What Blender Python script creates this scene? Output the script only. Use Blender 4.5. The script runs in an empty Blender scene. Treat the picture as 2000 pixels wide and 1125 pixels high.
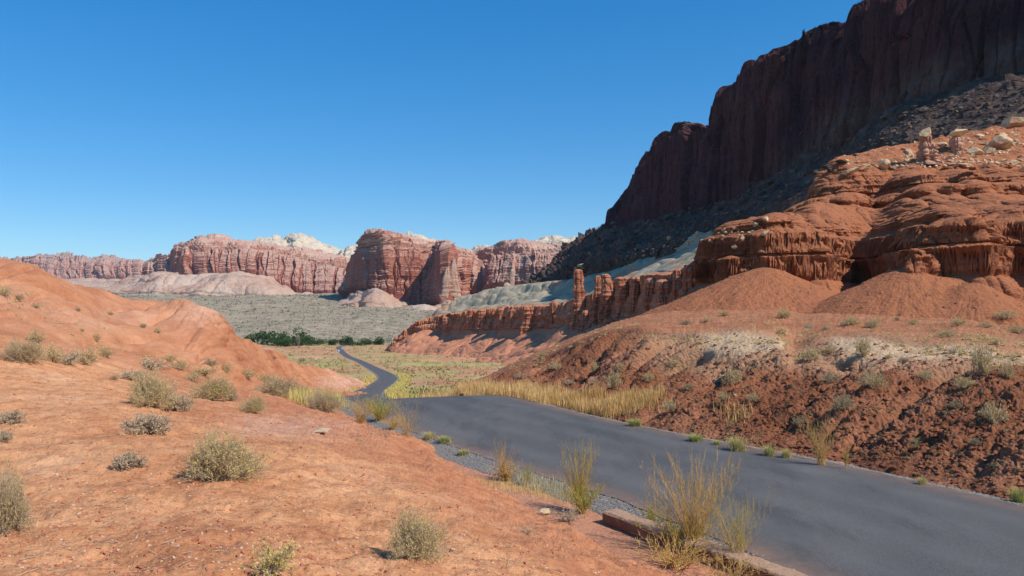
import bpy, math, random
import numpy as np
from mathutils import Vector
random.seed(7); RNG = np.random.default_rng(7)
scene = bpy.context.scene
C = scene.collection
F = 1540.0; HZ = 600.0; CX = 1000.0           # focal length and horizon of the photograph (its own 2000 px scale)

# ------------------------------------------------------------------ camera, sky, sun, exposure
cam_d = bpy.data.cameras.new('camera'); cam = bpy.data.objects.new('camera', cam_d); C.objects.link(cam)
cam.location = (0, 0, 0); cam.rotation_euler = (math.radians(90), 0, 0)
cam_d.sensor_width = 36; cam_d.lens = 36*F/2000; cam_d.shift_y = (HZ-562.5)/2000
cam_d.clip_start = 0.1; cam_d.clip_end = 60000
scene.camera = cam
SUN_EL = math.radians(44.5); SUN_AZ = math.radians(123)      # azimuth clockwise from +Y (view direction)
TS = Vector((math.sin(SUN_AZ)*math.cos(SUN_EL), math.cos(SUN_AZ)*math.cos(SUN_EL), math.sin(SUN_EL)))
w = bpy.data.worlds.new('World'); scene.world = w; w.use_nodes = True
wn = w.node_tree; bg = wn.nodes['Background']
sky = wn.nodes.new('ShaderNodeTexSky'); sky.sky_type = 'NISHITA'; sky.sun_disc = False
sky.sun_elevation = SUN_EL; sky.sun_rotation = SUN_AZ; sky.altitude = 1700; sky.air_density = 1.0; sky.dust_density = 0.3; sky.ozone_density = 2.0
gm = wn.nodes.new('ShaderNodeGamma'); gm.inputs[1].default_value = .62; hs = wn.nodes.new('ShaderNodeHueSaturation'); hs.inputs['Saturation'].default_value = 1.88; hs.inputs['Value'].default_value = 2.0; ti = wn.nodes.new('ShaderNodeMix'); ti.data_type = 'RGBA'; ti.blend_type = 'MULTIPLY'; ti.inputs[0].default_value = 1; ti.inputs[7].default_value = (1.02, 1.27, 1.42, 1)
wn.links.new(sky.outputs[0], gm.inputs[0]); wn.links.new(gm.outputs[0], hs.inputs['Color']); wn.links.new(hs.outputs[0], ti.inputs[6]); wn.links.new(ti.outputs[2], bg.inputs[0]); bg.inputs[1].default_value = 0.097
sl = bpy.data.lights.new('sun', 'SUN'); sl.energy = 5.0; sl.angle = math.radians(0.53); sl.color = (1.0, 0.94, 0.86)
so = bpy.data.objects.new('sun', sl); C.objects.link(so); so.rotation_euler = TS.to_track_quat('Z', 'Y').to_euler()
scene.view_settings.view_transform = 'Standard'; scene.view_settings.look = 'None'
scene.view_settings.exposure = 0.0; scene.view_settings.gamma = 1.0

# ------------------------------------------------------------------ noise
_perm = np.random.default_rng(3).permutation(256); _perm = np.concatenate([_perm, _perm, _perm[:2]])
_g = np.random.default_rng(4).normal(size=(256, 3)); _g /= np.linalg.norm(_g, axis=1)[:, None]
def noise3(x, y, z):
    x, y, z = np.broadcast_arrays(np.asarray(x, float), np.asarray(y, float), np.asarray(z, float))
    xi = np.floor(x).astype(int); yi = np.floor(y).astype(int); zi = np.floor(z).astype(int)
    xf = x-xi; yf = y-yi; zf = z-zi; xi &= 255; yi &= 255; zi &= 255
    u = xf*xf*xf*(xf*(xf*6-15)+10); v = yf*yf*yf*(yf*(yf*6-15)+10); q = zf*zf*zf*(zf*(zf*6-15)+10)
    def gd(a, b, c):
        g = _g[_perm[_perm[_perm[xi+a & 255]+(yi+b & 255)]+(zi+c & 255)]]
        return g[..., 0]*(xf-a)+g[..., 1]*(yf-b)+g[..., 2]*(zf-c)
    def L(a, b, t): return a+(b-a)*t
    return 1.6*L(L(L(gd(0,0,0), gd(1,0,0), u), L(gd(0,1,0), gd(1,1,0), u), v),
                 L(L(gd(0,0,1), gd(1,0,1), u), L(gd(0,1,1), gd(1,1,1), u), v), q)
def fbm(x, y, z, f, o=4, gain=.5):
    r = 0; a = 1.0
    for i in range(o):
        r = r+a*noise3(x*f+i*17.3, y*f+i*5.1, z*f+i*9.7); f *= 2.03; a *= gain
    return r
def ridged(x, y, z, f, o=3, gain=.5):
    r = 0; a = 1.0
    for i in range(o):
        r = r+a*(1-np.abs(noise3(x*f+i*7.3, y*f+3.1*i, z*f+i*1.7)))**2; f *= 2.1; a *= gain
    return r
_r1 = np.random.default_rng(9).random((65536, 3))
def worley2(x, y, jit=1.0):
    """F1, F2 and a random number per cell"""
    xi = np.floor(x).astype(int); yi = np.floor(y).astype(int)
    f1 = np.full(x.shape, 9.0); f2 = f1.copy(); idr = np.zeros(x.shape)
    for a in (-1, 0, 1):
        for b in (-1, 0, 1):
            h = ((xi+a)*7919+(yi+b)*104729) & 65535
            r = _r1[h]
            d = np.hypot(xi+a+.5+(r[..., 0]-.5)*jit-x, yi+b+.5+(r[..., 1]-.5)*jit-y)
            m = d < f1
            f2 = np.where(m, f1, np.minimum(f2, d)); idr = np.where(m, r[..., 2], idr); f1 = np.where(m, d, f1)
    return f1, f2, idr
def sstep(a, b, x):
    t = np.clip((x-a)/(b-a), 0, 1); return t*t*(3-2*t)
def bumpf(x, c, w): return np.exp(-((x-c)/w)**2)

# ------------------------------------------------------------------ monotone interpolation
def pchip_t(K, Y):
    K = np.asarray(K, float); h = np.diff(K)
    hh = h.reshape((-1,)+(1,)*(Y.ndim-1)); d = np.diff(Y, axis=0)/hh
    m = np.zeros_like(Y)
    if len(K) > 2:
        w1 = 2*hh[1:]+hh[:-1]; w2 = hh[1:]+2*hh[:-1]
        same = (d[1:]*d[:-1]) > 0
        with np.errstate(all='ignore'):
            hm = (w1+w2)/(w1/np.where(same, d[:-1], 1)+w2/np.where(same, d[1:], 1))
        m[1:-1] = np.where(same, hm, 0)
    m[0] = d[0]; m[-1] = d[-1]
    return m
def pchip(K, Y, x):
    K = np.asarray(K, float); Y = np.asarray(Y, float); m = pchip_t(K, Y)
    x = np.clip(x, K[0], K[-1]); i = np.clip(np.searchsorted(K, x, side='right')-1, 0, len(K)-2)
    h = K[i+1]-K[i]; t = (x-K[i])/h
    if Y.ndim > 1: h = h[:, None]; t = t[:, None]
    return ((2*t**3-3*t**2+1)*Y[i]+(t**3-2*t**2+t)*h*m[i]+(-2*t**3+3*t**2)*Y[i+1]+(t**3-t**2)*h*m[i+1])

# ------------------------------------------------------------------ mesh building
def mesh_np(name, V, Fc, mat, parent=None, smooth=True, attr=None, link=True):
    V = np.asarray(V, np.float32).reshape(-1, 3); Fc = np.asarray(Fc, np.int32); k = Fc.shape[1]
    me = bpy.data.meshes.new(name); me.vertices.add(len(V)); me.vertices.foreach_set('co', V.ravel())
    me.loops.add(Fc.size); me.loops.foreach_set('vertex_index', Fc.ravel())
    me.polygons.add(len(Fc)); me.polygons.foreach_set('loop_start', np.arange(0, Fc.size, k, dtype=np.int32))
    me.update(calc_edges=True)
    me.polygons.foreach_set('use_smooth', np.full(len(Fc), smooth, bool))
    if attr is not None:
        a = me.attributes.new('msk', 'FLOAT_COLOR', 'POINT'); a.data.foreach_set('color', np.asarray(attr, np.float32).ravel())
    for m in (mat if isinstance(mat, (list, tuple)) else [mat]): me.materials.append(m)
    if not link: return me
    o = bpy.data.objects.new(name, me); C.objects.link(o)
    if parent: o.parent = parent
    return o
def grid_faces(nv, nu):
    a = np.arange(nv*nu).reshape(nv, nu)
    return np.stack([a[:-1, :-1], a[:-1, 1:], a[1:, 1:], a[1:, :-1]], -1).reshape(-1, 4)
def px_of(P): return CX+F*P[..., 0]/P[..., 1]
def py_of(P): return HZ-F*P[..., 2]/P[..., 1]
def off(row, dY, dz, fy=1.0):
    out = []
    for x, y, Y in row:
        z = (HZ-y)/F*Y+dz; Y2 = Y*fy+dY; out.append((x, HZ-z/Y2*F, Y2))
    return out
PATCH = {}
def patch(name, rows, mat, disp, px0, px1, step=1.6, maxn=None, smooth=True, mask=None, tag='structure', key=None, stepv=None, lin=False, left=None):
    nu = int((px1-px0)/step)+2; px = np.linspace(px0, px1, nu); stepv = stepv or step
    if left: px = np.concatenate([np.linspace(left, px0, 160, endpoint=False), px])
    PY = []; LY = []
    for r in rows:
        r = sorted(r); k = [p[0] for p in r]
        ip = (lambda k, v: np.interp(px, k, v)) if lin else (lambda k, v: pchip(k, v, px))
        PY.append(ip(k, [p[1] for p in r])); LY.append(ip(k, [math.log(p[2]) for p in r]))
    PY = np.array(PY); LY = np.array(LY)
    hts = [max(6, np.abs(PY[i+1]-PY[i]).mean()) for i in range(len(rows)-1)]
    mx = [max(4, np.abs(PY[i+1]-PY[i]).max()*.7+np.abs(PY[i+1]-PY[i]).mean()*.3) for i in range(len(rows)-1)]
    K = np.concatenate([[0], np.cumsum(hts)]); ts = []
    for i in range(len(hts)):
        n = max(5, int(mx[i]/stepv)); ts.append(np.linspace(K[i], K[i+1], n, endpoint=False))
    ts = np.concatenate(ts+[[K[-1]]])
    py = pchip(K, PY, ts); Yd = np.exp(pchip(K, LY, ts))
    P = np.stack([(px[None]-CX)/F*Yd, Yd, (HZ-py)/F*Yd], -1)
    def nrm(P):
        du = np.gradient(P, axis=1); dv = np.gradient(P, axis=0)
        N = np.cross(du, dv); return N/(np.linalg.norm(N, axis=-1)[..., None]+1e-12)
    N = nrm(P); U = np.broadcast_to(px[None], py.shape); T = np.interp(ts, K, np.arange(len(K)))[:, None]*np.ones_like(py)
    d = disp(P, N, U, py, T)
    P = P+(d if d.ndim == 3 else N*d[..., None])
    at = None
    if mask is not None:
        m = mask(P, N, U, py, T); at = np.ones(P.shape[:2]+(4,)); 
        for i, q in enumerate(m): at[..., i] = q
        at = at.reshape(-1, 4)
    o = mesh_np(name, P, grid_faces(*P.shape[:2]), mat, smooth=smooth, attr=at)
    o['kind'] = tag; PATCH[key or name] = (P, nrm(P), U, T)
    return o

# ------------------------------------------------------------------ materials
class M:
    def __init__(s, name):
        s.m = bpy.data.materials.new(name); s.m.use_nodes = True; s.t = s.m.node_tree
        s.b = s.t.nodes['Principled BSDF']; s.b.inputs['Roughness'].default_value = .95
        s.b.inputs['Specular IOR Level'].default_value = .15
        s.geo = s.n('ShaderNodeNewGeometry'); s.P = s.geo.outputs['Position']
    def n(s, t, **k):
        x = s.t.nodes.new(t)
        for a, b in k.items(): setattr(x, a, b)
        return x
    def put(s, sock, v):
        if isinstance(v, bpy.types.NodeSocket): s.t.links.new(v, sock)
        elif isinstance(v, (tuple, list)) and len(v) == 3 and sock.type == 'RGBA': sock.default_value = (*v, 1)
        else: sock.default_value = v
    def mapping(s, scale, co=None):
        x = s.n('ShaderNodeMapping'); s.put(x.inputs['Vector'], co or s.P); x.inputs['Scale'].default_value = scale; return x.outputs[0]
    def noise(s, scale, detail=6, rough=.6, co=None, dist=0):
        x = s.n('ShaderNodeTexNoise'); s.put(x.inputs['Vector'], co or s.P)
        x.inputs['Scale'].default_value = scale; x.inputs['Detail'].default_value = detail; x.inputs['Roughness'].default_value = rough
        x.inputs['Distortion'].default_value = dist; return x.outputs['Fac']
    def vor(s, scale, feature='F1', co=None, out='Distance'):
        x = s.n('ShaderNodeTexVoronoi', feature=feature); s.put(x.inputs['Vector'], co or s.P); x.inputs['Scale'].default_value = scale
        return x.outputs[out]
    def ramp(s, fac, stops, interp='LINEAR'):
        x = s.n('ShaderNodeValToRGB'); s.put(x.inputs[0], fac); e = x.color_ramp.elements; x.color_ramp.interpolation = interp
        while len(e) < len(stops): e.new(.5)
        for q, (p, c) in zip(e, stops):
            q.position = p; q.color = (*c, 1) if isinstance(c, (tuple, list)) else (c, c, c, 1)
        return x.outputs[0]
    def mr(s, v, a, b, c=0, d=1):
        x = s.n('ShaderNodeMapRange'); s.put(x.inputs[0], v)
        for i, q in zip((1, 2, 3, 4), (a, b, c, d)): x.inputs[i].default_value = q
        return x.outputs[0]
    def mix(s, f, a, b, mode='MIX'):
        x = s.n('ShaderNodeMix', data_type='RGBA', blend_type=mode); s.put(x.inputs[0], f); s.put(x.inputs[6], a); s.put(x.inputs[7], b); return x.outputs[2]
    def math(s, op, a, b=0.0, c=None):
        x = s.n('ShaderNodeMath', operation=op); s.put(x.inputs[0], a); s.put(x.inputs[1], b)
        if c is not None: s.put(x.inputs[2], c)
        return x.outputs[0]
    def attr(s):
        x = s.n('ShaderNodeAttribute', attribute_name='msk'); y = s.n('ShaderNodeSeparateColor'); s.put(y.inputs[0], x.outputs['Color']); return y.outputs
    def xyz(s, v=None):
        x = s.n('ShaderNodeSeparateXYZ'); s.put(x.inputs[0], v or s.P); return x.outputs
    def bump(s, h, strength, dist, prev=None):
        x = s.n('ShaderNodeBump'); s.put(x.inputs['Height'], h); x.inputs['Strength'].default_value = strength; x.inputs['Distance'].default_value = dist
        if prev: s.put(x.inputs['Normal'], prev)
        return x.outputs[0]
    def done(s, col, nor=None, rough=None):
        s.put(s.b.inputs['Base Color'], col)
        if nor: s.put(s.b.inputs['Normal'], nor)
        if rough is not None: s.put(s.b.inputs['Roughness'], rough)
        return s.m

def rock(name, c1, c2, c3, s1, strata=None, streak=None, top=None, bump=(1, .6, .1), extra=None, contrast=(.35, .65), fine=None):
    """c1..c3 broad patches at scale s1; strata=(layers per metre, amount, colour); streak=(per metre, amount, colour); top=(colour, lo, hi)"""
    m = M(name)
    n = m.noise(s1, 7, .62)
    col = m.ramp(n, [(contrast[0], c1), ((contrast[0]+contrast[1])/2, c2), (contrast[1], c3)])
    if strata:
        f, amt, sc = strata
        z = m.mapping((f*.06, f*.06, f)); k = m.noise(1.0, 4, .7, co=z, dist=.3)
        col = m.mix(m.math('MULTIPLY', m.mr(k, .48, .62), amt), col, sc)
        k2 = m.noise(1.0, 3, .6, co=m.mapping((f*.04+1e-5, f*.04, f*.45)))
        col = m.mix(m.mr(k2, .35, .6, 0, amt*.6), col, m.mix(1.0, col, (.55, .5, .5), 'MULTIPLY'))
    if streak:
        f, amt, sc = streak
        k = m.noise(1.0, 5, .65, co=m.mapping((f, f, f*.09)), dist=.4)
        col = m.mix(m.math('MULTIPLY', m.mr(k, .5, .68), amt), col, sc)
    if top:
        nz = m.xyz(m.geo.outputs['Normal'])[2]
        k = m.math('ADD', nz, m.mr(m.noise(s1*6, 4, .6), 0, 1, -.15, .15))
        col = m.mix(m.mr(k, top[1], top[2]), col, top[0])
    if extra: col = extra(m, col)
    fs = fine or bump[0]*2
    g = m.noise(fs, 5, .75); col = m.mix(.55, col, m.mix(1.0, col, m.ramp(g, [(.3, .55), (.5, 1.0), (.72, 1.35)]), 'MULTIPLY'))
    h = m.noise(bump[0], 9, .68)
    return m.done(col, m.bump(h, bump[1], bump[2]))

SOIL1 = (.69, .335, .155); SOIL2 = (.74, .40, .19); SOIL3 = (.56, .24, .108)
def m_soil():
    m = M('red soil'); a = m.attr()
    n = m.noise(.35, 8, .6); col = m.ramp(n, [(.32, SOIL3), (.5, SOIL1), (.68, (.76, .41, .215))])
    n2 = m.noise(2.2, 8, .7); col = m.mix(m.mr(n2, .42, .62), col, m.mix(1.0, col, (.74, .66, .62), 'MULTIPLY'))
    n3 = m.noise(11, 7, .75); col = m.mix(m.mr(n3, .54, .66), col, m.mix(1.0, col, (.62, .52, .48), 'MULTIPLY'))
    peb = m.vor(26); pk = m.noise(3, 3, .5)
    col = m.mix(m.math('MULTIPLY', m.math('MULTIPLY', m.mr(peb, .17, .10), m.mr(pk, .5, .62)), .8), col, (.72, .47, .31))
    sp = m.noise(60, 3, .8); col = m.mix(.6, col, m.mix(1.0, col, m.ramp(sp, [(.32, .6), (.5, 1.0), (.7, 1.3)]), 'MULTIPLY'))
    col = m.mix(m.math('MULTIPLY', a[0], m.mr(m.noise(9, 5, .7), .35, .6)), col, (.70, .52, .42))
    col = m.mix(m.math('MULTIPLY', a[1], m.mr(m.noise(2.5, 6, .7), .25, .55)), col, m.ramp(m.noise(6, 6, .75), [(.3, (.30, .105, .05)), (.55, (.46, .175, .085)), (.7, (.58, .26, .14))]))
    h = m.math('ADD', m.noise(9, 10, .72), m.math('MULTIPLY', m.vor(14), .25))
    nb = m.bump(h, .75, .05); nb = m.bump(m.noise(70, 4, .7), .5, .008, nb)
    return m.done(col, nb)
def m_hill():
    m = M('red clay hill'); a = m.attr()
    n = m.noise(.08, 8, .6); col = m.ramp(n, [(.32, (.43, .165, .078)), (.5, (.54, .235, .115)), (.68, (.66, .33, .175))])
    col = m.mix(m.math('MULTIPLY', a[0], m.mr(m.noise(.5, 6, .7), .3, .6)), col, (.66, .43, .31))
    n2 = m.noise(1.0, 5, .7, co=m.mapping((.9, .3, .9))); col = m.mix(m.mr(n2, .42, .66), col, m.mix(1.0, col, (.78, .70, .68), 'MULTIPLY'))
    sp = m.noise(9, 4, .8); col = m.mix(.6, col, m.mix(1.0, col, m.ramp(sp, [(.3, .6), (.5, 1.0), (.72, 1.25)]), 'MULTIPLY'))
    nb = m.bump(m.noise(2.5, 10, .72), .6, .22)
    return m.done(col, nb)
def m_clay():
    m = M('cracked red clay'); a = m.attr()
    n = m.noise(.35, 8, .6); col = m.ramp(n, [(.3, (.26, .095, .045)), (.5, (.36, .145, .072)), (.7, (.50, .22, .12))])
    n2 = m.noise(7, 6, .75); col = m.mix(m.mr(n2, .4, .65), col, m.mix(1.0, col, (.62, .58, .56), 'MULTIPLY'))
    pale = m.math('MULTIPLY', a[0], m.mr(m.noise(1.6, 8, .72), .05, .34)); col = m.mix(pale, col, (.62, .42, .25))
    col = m.mix(m.math('MULTIPLY', a[1], .8), col, m.ramp(m.noise(.9, 7, .7), [(.35, (.38, .145, .065)), (.5, (.47, .19, .088)), (.68, (.57, .27, .14))]))
    sp = m.noise(30, 4, .8); col = m.mix(.6, col, m.mix(1.0, col, m.ramp(sp, [(.3, .55), (.5, 1.0), (.72, 1.3)]), 'MULTIPLY'))
    h = m.math('ADD', m.noise(8, 9, .75), m.math('MULTIPLY', m.vor(9), .5))
    return m.done(col, m.bump(h, .9, .10))
def m_ground():
    m = M('valley floor'); s = m.xyz()
    red = m.ramp(m.noise(.03, 7, .6), [(.35, (.46, .20, .11)), (.55, (.55, .27, .16)), (.72, (.64, .40, .27))])
    grass = m.ramp(m.noise(.25, 6, .75), [(.3, (.20, .17, .06)), (.5, (.42, .33, .13)), (.7, (.50, .40, .20))])
    st = m.noise(1.0, 6, .65, co=m.mapping((.012, .035, .03)))
    col = m.mix(m.mr(st, .46, .54), grass, red)
    col = m.mix(m.mr(s[1], 60, 140, 0, 1), red, col)
    scrub = m.ramp(m.noise(.05, 8, .8), [(.35, (.17, .135, .085)), (.5, (.32, .26, .17)), (.68, (.44, .36, .25))])
    lite = m.noise(.006, 6, .7); scrub = m.mix(m.mr(lite, .6, .7, 0, .7), scrub, (.50, .44, .36))
    col = m.mix(m.mr(s[1], 930, 1010), col, scrub)
    return m.done(col, m.bump(m.noise(.6, 8, .7), .6, .5))
def m_asphalt():
    m = M('dark asphalt')
    n = m.noise(.5, 6, .6, co=m.mapping((1, .35, 1))); col = m.ramp(n, [(.3, (.072, .068, .062)), (.7, (.118, .111, .102))])
    sp = m.noise(45, 8, .85); col = m.mix(.8, col, m.mix(1.0, col, m.ramp(sp, [(.34, .35), (.5, 1.0), (.66, 2.1)]), 'MULTIPLY'))
    pt = m.noise(1.0, 6, .7, co=m.mapping((.9, .25, 1))); col = m.mix(m.mr(pt, .52, .6, 0, .5), col, (.060, .057, .055));
    a = m.attr(); col = m.mix(m.math('MULTIPLY', a[0], m.mr(m.noise(.8, 5, .7), .3, .7)), col, (.155, .147, .138))
    col = m.mix(m.math('MULTIPLY', a[1], m.mr(m.noise(2.2, 6, .8), .3, .6)), col, (.24, .145, .10))
    m.b.inputs['Specular IOR Level'].default_value = .35
    return m.done(col, m.bump(m.noise(60, 8, .85), .8, .012), m.mr(n, .3, .7, .75, .9))
def m_plain(name, c, var=.25, scale=8, rough=.9, spec=.2, bump=None, c2=None):
    m = M(name); n = m.noise(scale, 4, .7)
    if c2: col = m.mix(m.mr(n, .35, .65), c, c2)
    else: col = m.mix(1.0, c, m.ramp(n, [(.3, 1-var), (.7, 1+var)]), 'MULTIPLY')
    m.b.inputs['Specular IOR Level'].default_value = spec
    return m.done(col, m.bump(n, *bump) if bump else None, rough)
def m_leaf(name, c1, c2, scale=25, trans=.25):
    m = M(name); n = m.noise(scale, 3, .6, co=m.n('ShaderNodeTexCoord').outputs['Object'])
    ri = m.n('ShaderNodeObjectInfo').outputs['Random']
    k = m.math('ADD', m.mr(n, .35, .65), m.mr(ri, 0, 1, -.25, .25)); col = m.mix(k, c1, c2)
    m.b.inputs['Roughness'].default_value = .8; m.b.inputs['Specular IOR Level'].default_value = .2
    m.put(m.b.inputs['Base Color'], col)
    tr = m.n('ShaderNodeBsdfTranslucent'); m.put(tr.inputs[0], col); mx = m.n('ShaderNodeMixShader'); mx.inputs[0].default_value = trans
    m.t.links.new(m.b.outputs[0], mx.inputs[1]); m.t.links.new(tr.outputs[0], mx.inputs[2])
    m.t.links.new(mx.outputs[0], m.t.nodes['Material Output'].inputs[0])
    return m.m

MT = {}
MT['soil'] = m_soil(); MT['hill'] = m_hill(); MT['clay'] = m_clay(); MT['ground'] = m_ground(); MT['asphalt'] = m_asphalt()
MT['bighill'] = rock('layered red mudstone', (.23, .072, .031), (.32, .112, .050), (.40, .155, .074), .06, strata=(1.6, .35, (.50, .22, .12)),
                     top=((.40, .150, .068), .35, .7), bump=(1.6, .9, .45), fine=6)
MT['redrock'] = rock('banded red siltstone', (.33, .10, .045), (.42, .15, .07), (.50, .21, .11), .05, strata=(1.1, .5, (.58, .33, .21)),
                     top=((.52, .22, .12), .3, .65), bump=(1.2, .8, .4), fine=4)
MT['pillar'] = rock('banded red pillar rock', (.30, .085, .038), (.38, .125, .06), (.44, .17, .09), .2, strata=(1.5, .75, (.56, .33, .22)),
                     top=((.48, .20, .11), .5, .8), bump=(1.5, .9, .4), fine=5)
MT['greyhill'] = rock('grey green bentonite clay', (.33, .285, .19), (.39, .34, .235), (.38, .22, .14), .035, strata=(.35, .3, (.44, .38, .28)),
                      extra=lambda m, c: m.mix(m.mr(m.noise(.03, 6, .75), .53, .6, 0, .85), c, (.38, .19, .12)),
                     bump=(.8, .5, .4), fine=3, contrast=(.4, .7))
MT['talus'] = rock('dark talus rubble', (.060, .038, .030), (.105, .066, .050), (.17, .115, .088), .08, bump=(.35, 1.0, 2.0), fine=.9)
MT['cliff'] = rock('shade darkened red sandstone cliff', (.036, .016, .022), (.062, .023, .028), (.14, .056, .054), .018, strata=(.10, .3, (.12, .055, .05)),  # deep shade of the cliff face is put into this base colour
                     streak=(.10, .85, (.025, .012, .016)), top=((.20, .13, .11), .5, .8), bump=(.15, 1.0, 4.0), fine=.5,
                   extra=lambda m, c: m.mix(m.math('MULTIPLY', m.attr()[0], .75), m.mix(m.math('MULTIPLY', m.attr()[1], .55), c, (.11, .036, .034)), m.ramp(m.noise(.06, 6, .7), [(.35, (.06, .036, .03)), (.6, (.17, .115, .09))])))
def m_mesa(name, w1, w2, w3, u1, u2, u3):
    m = M(name); a = m.attr()
    n = m.noise(.006, 7, .62); wc = m.ramp(n, [(.36, w1), (.5, w2), (.66, w3)])
    k = m.noise(1.0, 6, .68, co=m.mapping((.035, .035, .003)), dist=.3)
    wc = m.mix(m.mr(k, .50, .66, 0, .7), wc, m.mix(1.0, wc, (.52, .45, .48), 'MULTIPLY'))
    k = m.noise(1.0, 6, .68, co=m.mapping((.05, .05, .004)), dist=.3); wc = m.mix(m.mr(k, .58, .70, 0, .6), wc, w3)
    b = m.noise(1.0, 5, .7, co=m.mapping((.002, .002, .055)), dist=.15)
    uc = m.ramp(b, [(.36, u1), (.45, u2), (.52, u1), (.58, u3), (.66, u2)])
    col = m.mix(a[0], wc, uc)
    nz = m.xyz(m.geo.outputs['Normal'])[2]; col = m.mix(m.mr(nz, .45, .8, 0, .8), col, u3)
    g = m.noise(.12, 6, .75); col = m.mix(.5, col, m.mix(1.0, col, m.ramp(g, [(.3, .6), (.5, 1.0), (.7, 1.3)]), 'MULTIPLY'))
    return m.done(col, m.bump(m.noise(.04, 10, .72), .9, 9.0))
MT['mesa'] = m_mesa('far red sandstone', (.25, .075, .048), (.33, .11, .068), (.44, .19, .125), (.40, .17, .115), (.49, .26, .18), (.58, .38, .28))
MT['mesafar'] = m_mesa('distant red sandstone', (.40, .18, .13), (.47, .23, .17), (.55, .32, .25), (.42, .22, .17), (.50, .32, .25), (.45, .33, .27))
MT['dome'] = rock('white sandstone dome', (.55, .44, .30), (.62, .52, .38), (.56, .43, .30), .006, streak=(.02, .4, (.42, .36, .30)), bump=(.03, .8, 10.0), fine=.08)
MT['apron'] = rock('pink talus apron', (.44, .26, .18), (.52, .34, .24), (.58, .42, .32), .008, strata=(.05, .3, (.50, .46, .38)), bump=(.08, .8, 5.0), fine=.2)

# ------------------------------------------------------------------ valley floor, reaching the horizon
BY = [0, 27, 38, 60, 80, 110, 150, 190, 220, 300, 400, 500, 560, 650, 740, 830, 1000, 1500, 2000, 2400, 3000, 6000, 30000]
BZ = [-3.42, -3.42, -4.7, -7.4, -9.7, -12.6, -16.1, -18.6, -20.1, -24.5, -30.0, -34.2, -35.9, -38.1, -40.0, -42.0, -45.5, -13.0, 12.0, 37.0, 55.0, 120.0, 300.0]
def zbase(Y): return pchip(BY, np.array(BZ), np.atleast_1d(Y).astype(float))
RC = [(13.6,-6),(10.2,2),(7.0,9.3),(4.45,14.9),(1.95,18.9),(-.30,22.9),(-2.6,28),(-5.6,36),(-9.6,52),(-15,80),(-21,110),(-27,150),(-31.2,190),(-34.6,220),
      (-42,260),(-50.5,300),(-72.5,400),(-97,500),(-115,560),(-139,650),(-161,740),(-182,830),(-190,900),(-200,980)]
def road_line(n=2600):
    a = np.array(RC, float); k = np.concatenate([[0], np.cumsum(np.hypot(*np.diff(a, axis=0).T))])
    s = k[-1]*np.linspace(0, 1, n)**2.2; p = np.stack([np.interp(s, k, a[:, 0]), np.interp(s, k, a[:, 1])], -1)
    # smooth by catmull: resample with cubic hermite
    m = np.zeros_like(a); m[1:-1] = (a[2:]-a[:-2])/(k[2:]-k[:-2])[:, None]; m[0] = m[1]; m[-1] = m[-2]
    i = np.clip(np.searchsorted(k, s, side='right')-1, 0, len(k)-2); h = (k[i+1]-k[i])[:, None]; t = ((s-k[i])[:, None])/h
    return (2*t**3-3*t**2+1)*a[i]+(t**3-2*t**2+t)*h*m[i]+(-2*t**3+3*t**2)*a[i+1]+(t**3-t**2)*h*m[i+1], s
RL, RS = road_line()
RD = np.gradient(RL, axis=0); RD /= np.linalg.norm(RD, axis=1)[:, None]; RN = np.stack([RD[:, 1], -RD[:, 0]], -1)   # right-hand normal
def zroad(Y): return zbase(Y)+.12
def sheet():
    u = np.concatenate([np.linspace(-1.7, -.75, 120, endpoint=False), np.linspace(-.75, .75, 1000, endpoint=False), np.linspace(.75, 1.7, 120)])
    y = np.concatenate([np.linspace(-8, 20, 30, endpoint=False), np.exp(np.linspace(math.log(20), math.log(3500), 620, endpoint=False)), np.exp(np.linspace(math.log(3500), math.log(9000), 60))])
    Yg = y[:, None]*np.ones((1, len(u))); X = u[None]*np.maximum(Yg, 14)*1.0
    Z = zbase(Yg.ravel()).reshape(Yg.shape)
    # distance to the road keeps the verge smooth
    rx = np.interp(y, RL[:, 1], RL[:, 0])[:, None]; dr = np.abs(X-rx)
    k = sstep(4, 14, dr)*sstep(60, 140, Yg)
    Z = Z+k*(fbm(X, Yg, 0, .02, 4)*1.5+fbm(X, Yg, 0, .12, 3)*.35)*sstep(60, 300, Yg)
    Z = Z+sstep(150, 260, Yg)*sstep(30, 80, X-rx)*(1-sstep(420, 600, Yg))*1.2*np.maximum(0, fbm(X, Yg, 3, .045, 4))
    Z = Z+sstep(1000, 1300, Yg)*fbm(X, Yg, 0, .004, 5)*9
    P = np.stack([X, Yg, Z], -1)
    o = mesh_np('ground', P, grid_faces(*P.shape[:2]), MT['ground']); o['kind'] = 'structure'
    PATCH['ground'] = (P, None, px_of(np.maximum(P, 1e-3)), None)
sheet()
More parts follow.
